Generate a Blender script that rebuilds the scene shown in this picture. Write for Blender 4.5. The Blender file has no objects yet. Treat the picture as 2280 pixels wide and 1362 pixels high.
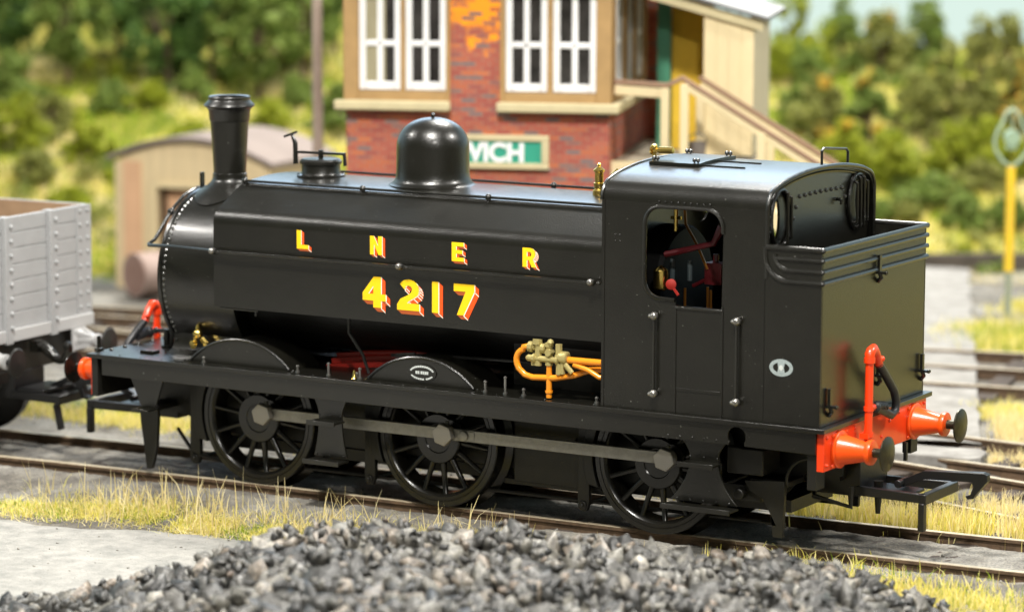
import bpy, math, random
import numpy as np
from mathutils import Vector, Matrix
from mathutils.geometry import tessellate_polygon
random.seed(7); RNG = np.random.default_rng(7)
PI = math.pi
S = bpy.context.scene
C = S.collection

# ------------------------------------------------------------------ camera
cam_d = bpy.data.cameras.new('camera'); cam = bpy.data.objects.new('camera', cam_d); C.objects.link(cam); S.camera = cam
CAM = Vector((14.6465, -28.3932, 6.7545)); YAW, PIT, ROL = 0.53302, -0.143475, 0.003406
_d = Vector((-math.sin(YAW)*math.cos(PIT), math.cos(YAW)*math.cos(PIT), math.sin(PIT)))
_r = Vector((math.cos(YAW), math.sin(YAW), 0)); _u = _r.cross(_d)
_r2 = _r*math.cos(ROL)+_u*math.sin(ROL); _u2 = -_r*math.sin(ROL)+_u*math.cos(ROL)
M = Matrix((_r2, _u2, -_d)).transposed().to_4x4(); M.translation = CAM
cam.matrix_world = M
cam_d.sensor_width = 36; cam_d.lens = 114.83; cam_d.clip_end = 600; cam_d.clip_start = 0.5
cam_d.dof.use_dof = True; cam_d.dof.focus_distance = 31.9; cam_d.dof.aperture_fstop = 0.45

# ------------------------------------------------------------------ light
W = bpy.data.worlds.new('World'); S.world = W; W.use_nodes = True
nt = W.node_tree; bg = nt.nodes['Background']
tc = nt.nodes.new('ShaderNodeTexCoord'); sp = nt.nodes.new('ShaderNodeSeparateXYZ'); cr = nt.nodes.new('ShaderNodeValToRGB')
dt = nt.nodes.new('ShaderNodeVectorMath'); dt.operation = 'DOT_PRODUCT'; dt.inputs[1].default_value = (-.508, .861, 0)
c2 = nt.nodes.new('ShaderNodeValToRGB'); mxw = nt.nodes.new('ShaderNodeMixRGB')
nt.links.new(tc.outputs['Generated'], sp.inputs[0]); nt.links.new(tc.outputs['Generated'], dt.inputs[0])
nt.links.new(dt.outputs['Value'], c2.inputs[0]); nt.links.new(sp.outputs['Z'], cr.inputs[0])
# pale painted backscene behind the layout, dim warm room on the camera's side, dim ceiling overhead
c2.color_ramp.elements[0].position = 0.0; c2.color_ramp.elements[0].color = (0.17, 0.155, 0.115, 1)
c2.color_ramp.elements[1].position = 0.45; c2.color_ramp.elements[1].color = (0.80, 0.93, 0.95, 1)
cr.color_ramp.elements[0].position = 0.40; cr.color_ramp.elements[0].color = (0, 0, 0, 1)
cr.color_ramp.elements[1].position = 0.62; cr.color_ramp.elements[1].color = (1, 1, 1, 1)
nt.links.new(cr.outputs[0], mxw.inputs[0]); c3 = nt.nodes.new('ShaderNodeValToRGB'); m2w = nt.nodes.new('ShaderNodeMixRGB'); m2w.blend_type = 'MULTIPLY'; m2w.inputs[0].default_value = 1
c3.color_ramp.elements[0].position = 0.02; c3.color_ramp.elements[0].color = (.92, .97, .86, 1); c3.color_ramp.elements[1].position = 0.09; c3.color_ramp.elements[1].color = (.82, .95, 1, 1)
nt.links.new(sp.outputs['Z'], c3.inputs[0]); nt.links.new(c2.outputs[0], m2w.inputs[1]); nt.links.new(c3.outputs[0], m2w.inputs[2]); nt.links.new(m2w.outputs[0], mxw.inputs[1]); mxw.inputs[2].default_value = (0.21, 0.21, 0.20, 1)
nt.links.new(mxw.outputs[0], bg.inputs['Color'])
bg.inputs['Strength'].default_value = 1.0
def lamp(name, loc, target, size, energy, col, sy=None):
    l = bpy.data.lights.new(name, 'AREA'); l.shape = 'RECTANGLE'; l.size = size; l.size_y = sy or size; l.energy = energy; l.color = col
    o = bpy.data.objects.new(name, l); C.objects.link(o); o.location = loc
    o.rotation_euler = (Vector(target)-Vector(loc)).to_track_quat('-Z', 'Y').to_euler()
lamp('ceiling_and_added_lamp', (2.5, -12.0, 22), (-2, 0, 0), 2.4, 10500, (1, .965, .90))
lamp('ceiling_and_added_lamp', (-20, -8.0, 19), (-3, 0, 1), .9, 2300, (1, .96, .9))
lamp('ceiling_and_added_lamp', (16, 8.0, 20), (0, 1, 1), 1.8, 4800, (1, .965, .90))
lamp('ceiling_and_added_lamp', (-8, 20, 28), (-16, 26, 0), 8.0, 20500, (1, .97, .90))  # added lamp over the bank to brighten the background
lamp('ceiling_and_added_lamp', (11, -17, 15), (-1, 0, 1), .8, 1700, (1, .965, .90))  # added small lamp for glints on edges and buffers
lamp('added_sheen_panel', (-21, 31, 19), (-3, 0, 2.5), 26.0, 3200, (.58, .76, 1), 9.0)  # added wide blue panel for grazing sheen on roof and tank top
S.view_settings.view_transform = 'Standard'; S.view_settings.look = 'None'; S.view_settings.gamma = 1.0
S.view_settings.exposure = 0.0
S.cycles.max_bounces = 6; S.cycles.use_denoising = True

# ------------------------------------------------------------------ materials
MATS = {}
def mat(name, col, rough=0.6, metal=0.0, bump=0.0, bscale=20.0, var=0.0, vscale=4.0, col2=None, coat=0.0, spec=None, speck=0.0, rvar=0.0, wscale=None):
    if name in MATS: return MATS[name]
    m = bpy.data.materials.new(name); m.use_nodes = True; n = m.node_tree.nodes; l = m.node_tree.links
    b = n['Principled BSDF']
    b.inputs['Roughness'].default_value = rough; b.inputs['Metallic'].default_value = metal
    b.inputs['Coat Weight'].default_value = coat; b.inputs['Coat Roughness'].default_value = .20
    if spec is not None: b.inputs['Specular IOR Level'].default_value = spec
    t = n.new('ShaderNodeTexCoord')
    src = t.outputs['Object']
    if wscale:
        mp = n.new('ShaderNodeMapping'); l.new(src, mp.inputs[0]); mp.inputs['Scale'].default_value = wscale; src = mp.outputs[0]
    if var or col2:
        no = n.new('ShaderNodeTexNoise'); no.inputs['Scale'].default_value = vscale; no.inputs['Detail'].default_value = 6; no.inputs['Roughness'].default_value = .65
        l.new(src, no.inputs['Vector'])
        rp = n.new('ShaderNodeValToRGB'); rp.color_ramp.elements[0].position = .32; rp.color_ramp.elements[1].position = .68
        c2 = col2 if col2 else tuple(c*(1+var) for c in col)
        c1 = col if col2 else tuple(c*(1-var) for c in col)
        rp.color_ramp.elements[0].color = (*c1, 1); rp.color_ramp.elements[1].color = (*c2, 1)
        l.new(no.outputs['Fac'], rp.inputs[0]); out = rp.outputs[0]
        if rvar:
            mr = n.new('ShaderNodeMapRange'); mr.inputs['To Min'].default_value = rough-rvar; mr.inputs['To Max'].default_value = rough+rvar
            l.new(no.outputs['Fac'], mr.inputs[0]); l.new(mr.outputs[0], b.inputs['Roughness'])
        if speck:
            ns = n.new('ShaderNodeTexNoise'); ns.inputs['Scale'].default_value = 38; ns.inputs['Detail'].default_value = 2
            l.new(t.outputs['Object'], ns.inputs['Vector'])
            rs = n.new('ShaderNodeValToRGB'); rs.color_ramp.elements[0].position = .745; rs.color_ramp.elements[1].position = .775
            l.new(ns.outputs['Fac'], rs.inputs[0])
            mx = n.new('ShaderNodeMixRGB'); mx.inputs[2].default_value = (speck, speck, speck*.9, 1)
            l.new(rs.outputs[0], mx.inputs[0]); l.new(out, mx.inputs[1]); out = mx.outputs[0]
        l.new(out, b.inputs['Base Color'])
    else:
        b.inputs['Base Color'].default_value = (*col, 1)
    if bump:
        nb = n.new('ShaderNodeTexNoise'); nb.inputs['Scale'].default_value = bscale; nb.inputs['Detail'].default_value = 5
        l.new(t.outputs['Object'], nb.inputs['Vector'])
        bp = n.new('ShaderNodeBump'); bp.inputs['Strength'].default_value = bump; bp.inputs['Distance'].default_value = .02
        l.new(nb.outputs['Fac'], bp.inputs['Height']); l.new(bp.outputs[0], b.inputs['Normal'])
    MATS[name] = m; return m
BLACK = mat('satin_black_paint', (.0062,.0058,.0040), .30, coat=.40, spec=.5, bump=.18, bscale=70, var=.25, vscale=2.5, speck=.16, rvar=.05)
TOPBLK = BLACK
GLOSS = mat('wheel_black', (.007,.0065,.005), .24, bump=.05, bscale=30, var=.3, vscale=6)
CHASSIS = mat('chassis_black', (.008,.0075,.006), .45, bump=.1, bscale=40, var=.3, vscale=6)
PLASTIC = mat('coupling_black', (.006,.006,.0065), .38, bump=.08, bscale=30)
STEEL = mat('rod_steel', (.30,.29,.265), .48, metal=.6, bump=.15, bscale=60, var=.15, vscale=12)
NUT = mat('nut_steel', (.35,.33,.30), .45, metal=.5, bump=.08, bscale=40)
KNOB = mat('knob_metal', (.30,.29,.27), .28, metal=.85)
BRASS = mat('brass', (.80,.58,.16), .24, metal=1.0, bump=.05, bscale=60)
BRASS2 = mat('dull_brass_paint', (.50,.42,.17), .36, metal=.45, bump=.15, bscale=70)
COPPER = mat('copper_paint', (.80,.27,.012), .28, bump=.04, bscale=40, coat=.3)
RIV = mat('rivet_black', (.05,.05,.045), .18, spec=1.0)
RED = mat('vermilion_paint', (.84,.050,.006), .33, bump=.05, bscale=40, coat=.25, var=.05)
ORANGE = mat('bright_orange_paint', (.90,.088,.006), .34, bump=.05, bscale=40, coat=.25)
DKRED = mat('dark_red_motion', (.50,.030,.020), .28, coat=.3)
MAROON = mat('maroon_paint', (.13,.012,.016), .32)
RUBBER = mat('rubber_hose', (.018,.018,.020), .40, bump=.15, bscale=60)
LET_Y = mat('letter_yellow', (.98,.62,.006), .45); LET_R = mat('letter_red', (.92,.09,.008), .45)
LET_B = mat('letter_brown', (.38,.08,.018), .45); LET_W = mat('letter_white', (.95,.88,.74), .45)
PLATEW = mat('plate_white', (.55,.58,.56), .5); PLATEG = mat('transfer_grey', (.30,.35,.35), .5, var=.2, vscale=60)
WGREY = mat('wagon_grey', (.33,.335,.34), .5, bump=.15, bscale=30, var=.06, vscale=3)
WGREYL = mat('wagon_light_grey', (.40,.40,.40), .5, bump=.1, bscale=30)
WBROWN = mat('wagon_inside_brown', (.30,.20,.12), .7, var=.12, vscale=4)
RAIL = mat('rusty_rail_side', (.10,.062,.035), .75, bump=.3, bscale=40, var=.4, vscale=10)
RAILTOP = mat('rail_head', (.40,.34,.24), .5, metal=.1, var=.2, vscale=9)
SLEEPER = mat('sleeper_wood', (.060,.045,.035), .9, bump=.5, bscale=25, var=.4, vscale=8)

# ------------------------------------------------------------------ mesh helpers
class MB:
    def __init__(s): s.v = []; s.f = []; s.m = []
    def add(s, vs, fs, m=0):
        o = len(s.v); s.v += [tuple(p) for p in vs]; s.f += [tuple(i+o for i in f) for f in fs]; s.m += [m]*len(fs); return s
    def box(s, x0, x1, y0, y1, z0, z1, m=0):
        x0, x1 = min(x0,x1), max(x0,x1); y0, y1 = min(y0,y1), max(y0,y1); z0, z1 = min(z0,z1), max(z0,z1)
        v = [(x0,y0,z0),(x1,y0,z0),(x1,y1,z0),(x0,y1,z0),(x0,y0,z1),(x1,y0,z1),(x1,y1,z1),(x0,y1,z1)]
        return s.add(v, [(3,2,1,0),(4,5,6,7),(0,1,5,4),(1,2,6,5),(2,3,7,6),(3,0,4,7)], m)
    def obox(s, c, ax, ay, az, m=0):
        c = Vector(c); ax, ay, az = Vector(ax), Vector(ay), Vector(az); v = []
        for k in (-1, 1):
            for (i, j) in ((-1,-1),(1,-1),(1,1),(-1,1)): v.append(c+ax*i+ay*j+az*k)
        return s.add(v, [(3,2,1,0),(4,5,6,7),(0,1,5,4),(1,2,6,5),(2,3,7,6),(3,0,4,7)], m)
    def bar(s, a, b, w, t, up=(0,0,1), m=0):
        a, b = Vector(a), Vector(b); d = (b-a); L = d.length/2; d.normalize(); sd = d.cross(Vector(up)).normalized(); u = sd.cross(d)
        return s.obox((a+b)/2, d*L, sd*(w/2), u*(t/2), m)
    def tube(s, pts, r, n=10, m=0, cap=True):
        pts = [Vector(p) for p in pts]; rs = r if isinstance(r, (list, tuple)) else [r]*len(pts)
        o = len(s.v); pn = None
        for i, p in enumerate(pts):
            if i == 0: t = pts[1]-p
            elif i == len(pts)-1: t = p-pts[i-1]
            else: t = (pts[i+1]-p).normalized()+(p-pts[i-1]).normalized()
            t.normalize()
            if pn is None: pn = t.orthogonal().normalized()
            else:
                pn = pn-t*pn.dot(t)
                pn = pn.normalized() if pn.length > 1e-6 else t.orthogonal().normalized()
            bn = t.cross(pn)
            for k in range(n):
                a = 2*PI*k/n; s.v.append(tuple(p+(pn*math.cos(a)+bn*math.sin(a))*rs[i]))
        for i in range(len(pts)-1):
            for k in range(n):
                a = o+i*n+k; b = o+i*n+(k+1) % n
                s.f.append((a, b, b+n, a+n)); s.m.append(m)
        if cap:
            s.f.append(tuple(o+k for k in reversed(range(n)))); s.m.append(m)
            s.f.append(tuple(o+(len(pts)-1)*n+k for k in range(n))); s.m.append(m)
        return s
    def lathe(s, prof, org, ax=(0,0,1), n=24, m=0, sx=1.0):
        org = Vector(org); ax = Vector(ax).normalized(); e1 = ax.orthogonal().normalized()
        if abs(ax.z) > .9: e1 = Vector((1,0,0))
        e2 = ax.cross(e1); o = len(s.v)
        for (r, h) in prof:
            for k in range(n):
                a = 2*PI*k/n; s.v.append(tuple(org+ax*h+e1*(r*math.cos(a))+e2*(r*math.sin(a)*sx)))
        for i in range(len(prof)-1):
            for k in range(n):
                a = o+i*n+k; b = o+i*n+(k+1) % n; s.f.append((a, b, b+n, a+n)); s.m.append(m)
        if prof[0][0] > 1e-4: s.f.append(tuple(o+k for k in reversed(range(n)))); s.m.append(m)
        if prof[-1][0] > 1e-4: s.f.append(tuple(o+(len(prof)-1)*n+k for k in range(n))); s.m.append(m)
        return s
    def ball(s, c, r, n=10, m=0, ax=(0,0,1), sq=1.0):
        k = max(4, n//2)
        return s.lathe([(r*math.sin(PI*i/k)+(1e-5 if i in (0,k) else 0), -r*sq*math.cos(PI*i/k)) for i in range(k+1)], c, ax, n, m)
    def rivet(s, c, ax, r=.014, m=0):
        return s.lathe([(r, -.003), (r*.85, r*.45), (r*.4, r*.8), (1e-5, r*.9)], c, ax, 6, m)
    def plate(s, outer, holes, plane, a, b, m=0):
        loops = [outer]+list(holes)
        tri = tessellate_polygon([[Vector((p[0], p[1], 0)) for p in L] for L in loops])
        def P(p, w): return {'xz': (p[0], w, p[1]), 'yz': (w, p[0], p[1]), 'xy': (p[0], p[1], w)}[plane]
        flat = [p for L in loops for p in L]; n = len(flat)
        vs = [P(p, a) for p in flat]+[P(p, b) for p in flat]; fs = []
        for t in tri: fs.append(tuple(t)); fs.append(tuple(i+n for i in reversed(t)))
        o = 0
        for L in loops:
            k = len(L)
            for i in range(k):
                j = (i+1) % k; fs.append((o+i, o+j, o+j+n, o+i+n))
            o += k
        return s.add(vs, fs, m)
    def sweep(s, prof, plane, a, b, m=0, closed=False, caps=False):
        def P(p, w): return {'xz': (p[0], w, p[1]), 'yz': (w, p[0], p[1]), 'xy': (p[0], p[1], w)}[plane]
        n = len(prof); vs = [P(p, a) for p in prof]+[P(p, b) for p in prof]
        fs = [(i, (i+1) % n, (i+1) % n+n, i+n) for i in range(n if closed else n-1)]
        if caps: fs += [tuple(reversed(range(n))), tuple(range(n, 2*n))]
        return s.add(vs, fs, m)
    def build(s, name, mats, parent=None, bevel=0.0, ang=38, loc=None, smooth=True, segs=2):
        me = bpy.data.meshes.new(name); me.from_pydata(s.v, [], s.f)
        for q in (mats if isinstance(mats, (list, tuple)) else [mats]): me.materials.append(q)
        me.polygons.foreach_set('material_index', s.m)
        import bmesh
        bm = bmesh.new(); bm.from_mesh(me); bmesh.ops.recalc_face_normals(bm, faces=bm.faces); bm.to_mesh(me); bm.free()
        if smooth:
            me.polygons.foreach_set('use_smooth', [True]*len(me.polygons)); me.set_sharp_from_angle(angle=math.radians(ang))
        o = bpy.data.objects.new(name, me); C.objects.link(o)
        if parent: attach(o, parent)
        if loc: o.location = loc
        if bevel:
            bv = o.modifiers.new('bevel', 'BEVEL'); bv.width = bevel; bv.segments = segs; bv.limit_method = 'ANGLE'; bv.angle_limit = math.radians(40)
            bv.harden_normals = False
        return o
def attach(o, parent):
    o.parent = parent
    if not parent.get('_local'):      # parts are modelled in world coordinates
        def wt(p): return p.location+(p.matrix_parent_inverse.translation+wt(p.parent) if p.parent else Vector((0,0,0)))
        o.matrix_parent_inverse = Matrix.Translation(-wt(parent))
def tag(o, label=None, cat=None, group=None, kind=None):
    if label: o['label'] = label
    if cat: o['category'] = cat
    if group: o['group'] = group
    if kind: o['kind'] = kind
    return o
def thing(name, label, cat, loc=(0,0,0), rz=0, group=None):
    o = bpy.data.objects.new(name, None); C.objects.link(o); o.location = loc; o.rotation_euler.z = rz; o.empty_display_size = .2
    return tag(o, label, cat, group)
def arc(cx, cy, r, a0, a1, n, ry=None):
    ry = r if ry is None else ry
    return [(cx+r*math.cos(math.radians(a0+(a1-a0)*i/n)), cy+ry*math.sin(math.radians(a0+(a1-a0)*i/n))) for i in range(n+1)]
def raw_mesh(name, verts, faces, mats, smooth=False, mi=None):
    """numpy verts (N,3) and faces (M,k) to one object"""
    me = bpy.data.meshes.new(name); k = faces.shape[1]
    me.vertices.add(len(verts)); me.vertices.foreach_set('co', verts.astype(np.float32).ravel())
    me.loops.add(faces.size); me.loops.foreach_set('vertex_index', faces.astype(np.int32).ravel())
    me.polygons.add(len(faces)); me.polygons.foreach_set('loop_start', np.arange(0, faces.size, k, dtype=np.int32))
    for q in (mats if isinstance(mats, (list, tuple)) else [mats]): me.materials.append(q)
    if mi is not None: me.polygons.foreach_set('material_index', mi.astype(np.int32))
    if smooth: me.polygons.foreach_set('use_smooth', [True]*len(faces))
    me.update(calc_edges=True); me.validate()
    o = bpy.data.objects.new(name, me); C.objects.link(o); return o

# ================================================================== SETTING
HX, HY = -0.508138, 0.861276          # the way the land rises
def uv2w(u, v): return (CAM.x+u*HY+v*HX, CAM.y+u*(-HX)+v*HY)
def w2uv(x, y): dx, dy = x-CAM.x, y-CAM.y; return dx*HY+dy*(-HX), dx*HX+dy*HY

from mathutils import noise as MN
def fbm(x, y, z=0.0, o=4): return MN.fractal(Vector((x, y, z)), 1.0, 2.0, o)
def yc(x):   # centre line of the locomotive's track
    xs = [-30,-12,-9,-7,-5,-2.5,0,1.5,3.5,6,14]; ys = [-2.4,-.62,-.36,-.20,-.08,-.02,.02,.08,.20,.40,1.2]
    return float(np.interp(x, xs, ys))
def gz(x, y):
    d = abs(y-yc(x)); base = -.15
    w = max(0.0, 1-max(0, d-1.0)/.7); h = base+.075*w
    if d < .60: h -= .012
    if -1.25 < d-.66 < .12 and abs(d-.665) < .10: h -= .05
    n = fbm(x*1.7, y*1.7)*.018+fbm(x*7, y*7, 3)*.012+fbm(x*20, y*20, 5)*.006
    return h+n
xs = np.concatenate([np.linspace(-60,-40,4)[:-1], np.linspace(-40,-12,40)[:-1], np.linspace(-12,7,330)[:-1], np.linspace(7,30,20)[:-1], np.linspace(30,60,4)])
ys = np.concatenate([np.linspace(-70,-20,6)[:-1], np.linspace(-20,-3.6,26)[:-1], np.linspace(-3.6,6.5,200)[:-1], np.linspace(6.5,27,120)])
nx, ny = len(xs), len(ys)
V = np.empty((ny, nx, 3))
for j, y in enumerate(ys):
    for i, x in enumerate(xs):
        V[j, i] = (x, y, gz(x, y) if (-40 < x < 30 and -20 < y < 26) else -.15)
I = np.arange(nx*ny).reshape(ny, nx)
F = np.stack([I[:-1,:-1], I[:-1,1:], I[1:,1:], I[1:,:-1]], -1).reshape(-1, 4)
def ground_mat():
    m = bpy.data.materials.new('ash_ground'); m.use_nodes = True; n = m.node_tree.nodes; l = m.node_tree.links; b = n['Principled BSDF']
    t = n.new('ShaderNodeTexCoord'); b.inputs['Roughness'].default_value = .92
    def noise(sc, d=8):
        q = n.new('ShaderNodeTexNoise'); q.inputs['Scale'].default_value = sc; q.inputs['Detail'].default_value = d; q.inputs['Roughness'].default_value = .7
        l.new(t.outputs['Object'], q.inputs['Vector']); return q
    def ramp(fac, stops):
        r = n.new('ShaderNodeValToRGB'); e = r.color_ramp.elements
        e[0].position, e[0].color = stops[0][0], (*stops[0][1], 1); e[1].position, e[1].color = stops[-1][0], (*stops[-1][1], 1)
        for p, c in stops[1:-1]: k = e.new(p); k.color = (*c, 1)
        l.new(fac, r.inputs[0]); return r
    a = ramp(noise(3.2).outputs['Fac'], [(.30,(.055,.050,.045)),(.47,(.125,.115,.10)),(.60,(.20,.185,.155)),(.74,(.34,.30,.23))])
    g = ramp(noise(.55, 5).outputs['Fac'], [(.46,(0,0,0)),(.60,(1,1,1))])
    mx = n.new('ShaderNodeMixRGB'); mx.inputs[2].default_value = (.27,.26,.235,1); l.new(g.outputs[0], mx.inputs[0]); l.new(a.outputs[0], mx.inputs[1])
    s = ramp(noise(42, 3).outputs['Fac'], [(.30,(.40,.40,.40)),(.5,(1,1,1)),(.72,(1.6,1.55,1.4))])
    m2 = n.new('ShaderNodeMixRGB'); m2.blend_type = 'MULTIPLY'; m2.inputs[0].default_value = .85; l.new(mx.outputs[0], m2.inputs[1]); l.new(s.outputs[0], m2.inputs[2])
    l.new(m2.outputs[0], b.inputs['Base Color'])
    bp = n.new('ShaderNodeBump'); bp.inputs['Strength'].default_value = .9; bp.inputs['Distance'].default_value = .03
    l.new(noise(26, 6).outputs['Fac'], bp.inputs['Height']); l.new(bp.outputs[0], b.inputs['Normal'])
    return m
GROUND = ground_mat()
o = raw_mesh('ground', V.reshape(-1, 3), F, GROUND, smooth=True); tag(o, kind='structure')

# near concrete road in front of the track
def strip(name, pts_fn, m, nu, nv, kind='structure', smooth=True):
    vs = np.array([pts_fn(i/(nu-1), j/(nv-1)) for j in range(nv) for i in range(nu)]); J = np.arange(nu*nv).reshape(nv, nu)
    return tag(raw_mesh(name, vs, np.stack([J[:-1,:-1], J[:-1,1:], J[1:,1:], J[1:,:-1]], -1).reshape(-1, 4), m, smooth), kind=kind)
CONC = mat('grey_concrete', (.23,.23,.215), .95, bump=.9, bscale=35, vscale=5, col2=(.37,.36,.335), speck=.6, spec=.2)
def road_fn(s, t):
    x = -16+s*26; y = -14+t*(11.25+.25*math.sin(x*1.3)+.15*fbm(x*2, 3)); e = max(0, t-.97)/.03
    return (x, y, -.082-.07*e+fbm(x*3, y*3)*.006)
strip('road', road_fn, CONC, 160, 60)
def path_fn(s, t):
    a = Vector((.75,5.6)); b = Vector((-5.2,19.5)); wv = Vector((-2.6,-.55)); p = a.lerp(b, t)+wv*(s)
    return (p.x+.06*fbm(p.y*2, s*3), p.y, -.045+.02*fbm(p.x*3, p.y*3))
CONC2 = mat('pale_path', (.20,.19,.175), .95, bump=.5, bscale=18, vscale=3, col2=(.33,.32,.30), spec=.15)
strip('path', path_fn, CONC2, 16, 80)

REFL_STRAW = mat('added_straw_ground', (.25,.215,.05), .95, bump=.6, bscale=9, vscale=1.2, col2=(.46,.39,.12), spec=.1)  # straw ground out of view, added for its reflection in the bunker end
def refl_ground_fn(a, t):
    y = 2.6+t*22; xl = 3.9-.20*(y-2.6)-(0 if y < 12 else -.05*(y-12)); x = xl+a*(17-xl)
    return (x, y, -.10+.05*fbm(x, y)+(.0 if 0 < a < 1 and 0 < t < 1 else -.1))
strip('meadow', refl_ground_fn, REFL_STRAW, 60, 80)

# embankment behind
def hill_z(u, v):
    v0 = 51.0 if u < -3 else 51.0+1.2*min(1, (u+3)/5)
    t = max(0, v-v0)
    lim = 3.7 if u < 1 else 3.7+.15*min(1, (u-1)/3.0)
    z = lim*(1-math.exp(-(t**1.25)*.068/ (lim/3.7)))
    if v > 62.5 and u > -1: z -= (v-62.5)*.20*min(1, (u+1)/3)
    return z+min(1, t)*(fbm(u*.55, v*.55)*.28+fbm(u*2, v*2, 4)*.08)-.22*(t <= 0)
def hz_w(x, y): return hill_z(*w2uv(x, y))
us = np.linspace(-26, 26, 190); vs_ = np.concatenate([np.linspace(49.5, 66, 150), np.linspace(66.5, 76, 16)])
HV = np.array([[(*uv2w(u, v), hill_z(u, v)-.0) for u in us] for v in vs_]); J = np.arange(len(us)*len(vs_)).reshape(len(vs_), len(us))
def hill_mat():
    m = bpy.data.materials.new('hill_grass_ground'); m.use_nodes = True; n = m.node_tree.nodes; l = m.node_tree.links; b = n['Principled BSDF']
    t = n.new('ShaderNodeTexCoord'); b.inputs['Roughness'].default_value = .95; b.inputs['Specular IOR Level'].default_value = .1
    q = n.new('ShaderNodeTexNoise'); q.inputs['Scale'].default_value = 1.1; q.inputs['Detail'].default_value = 7; q.inputs['Roughness'].default_value = .62
    l.new(t.outputs['Object'], q.inputs['Vector'])
    r = n.new('ShaderNodeValToRGB'); e = r.color_ramp.elements
    e[0].position, e[0].color = .33, (.055,.075,.02,1); e[1].position, e[1].color = .74, (.46,.38,.12,1)
    for p, c in ((.42,(.13,.145,.025)),(.50,(.24,.23,.04)),(.60,(.31,.27,.065))): k = e.new(p); k.color = (*c, 1)
    l.new(q.outputs['Fac'], r.inputs[0]); l.new(r.outputs[0], b.inputs['Base Color'])
    return m
o = raw_mesh('hill', HV.reshape(-1, 3), np.stack([J[:-1,:-1], J[:-1,1:], J[1:,1:], J[1:,:-1]], -1).reshape(-1, 4), hill_mat(), True); tag(o, kind='structure')

# ------------------------------------------------------------------ foliage materials
def leafmat(name, cols, rough=.6):
    m = bpy.data.materials.new(name); m.use_nodes = True; n = m.node_tree.nodes; l = m.node_tree.links; b = n['Principled BSDF']
    g = n.new('ShaderNodeNewGeometry'); r = n.new('ShaderNodeValToRGB'); e = r.color_ramp.elements
    k = len(cols); e[0].position, e[0].color = 0, (*cols[0], 1); e[1].position, e[1].color = 1, (*cols[-1], 1)
    for i in range(1, k-1): q = e.new(i/(k-1)); q.color = (*cols[i], 1)
    l.new(g.outputs['Random Per Island'], r.inputs[0]); l.new(r.outputs[0], b.inputs['Base Color'])
    b.inputs['Roughness'].default_value = rough; b.inputs['Specular IOR Level'].default_value = .25
    tr = n.new('ShaderNodeBsdfTranslucent'); ms = n.new('ShaderNodeMixShader'); ms.inputs[0].default_value = .38
    l.new(r.outputs[0], tr.inputs['Color']); l.new(b.outputs[0], ms.inputs[1]); l.new(tr.outputs[0], ms.inputs[2]); l.new(ms.outputs[0], n['Material Output'].inputs['Surface'])
    return m
L_DARK = leafmat('dark_green_leaves', [(.045,.10,.022),(.09,.18,.035),(.19,.30,.07),(.08,.15,.05)])
L_MID = leafmat('mid_green_leaves', [(.08,.13,.022),(.16,.24,.04),(.30,.38,.09),(.14,.18,.05)])
L_LIME = leafmat('lime_leaves', [(.17,.22,.012),(.30,.36,.02),(.46,.48,.05),(.24,.27,.04)])
L_OLIVE = leafmat('olive_leaves', [(.13,.15,.03),(.24,.26,.06),(.40,.40,.12),(.18,.19,.05)])
L_FLOW = leafmat('orange_flowers', [(.80,.46,.06),(.88,.55,.09),(.66,.48,.08)])
BARK = mat('bark', (.09,.055,.035), .9, bump=.5, bscale=14, var=.4, vscale=5)

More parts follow.
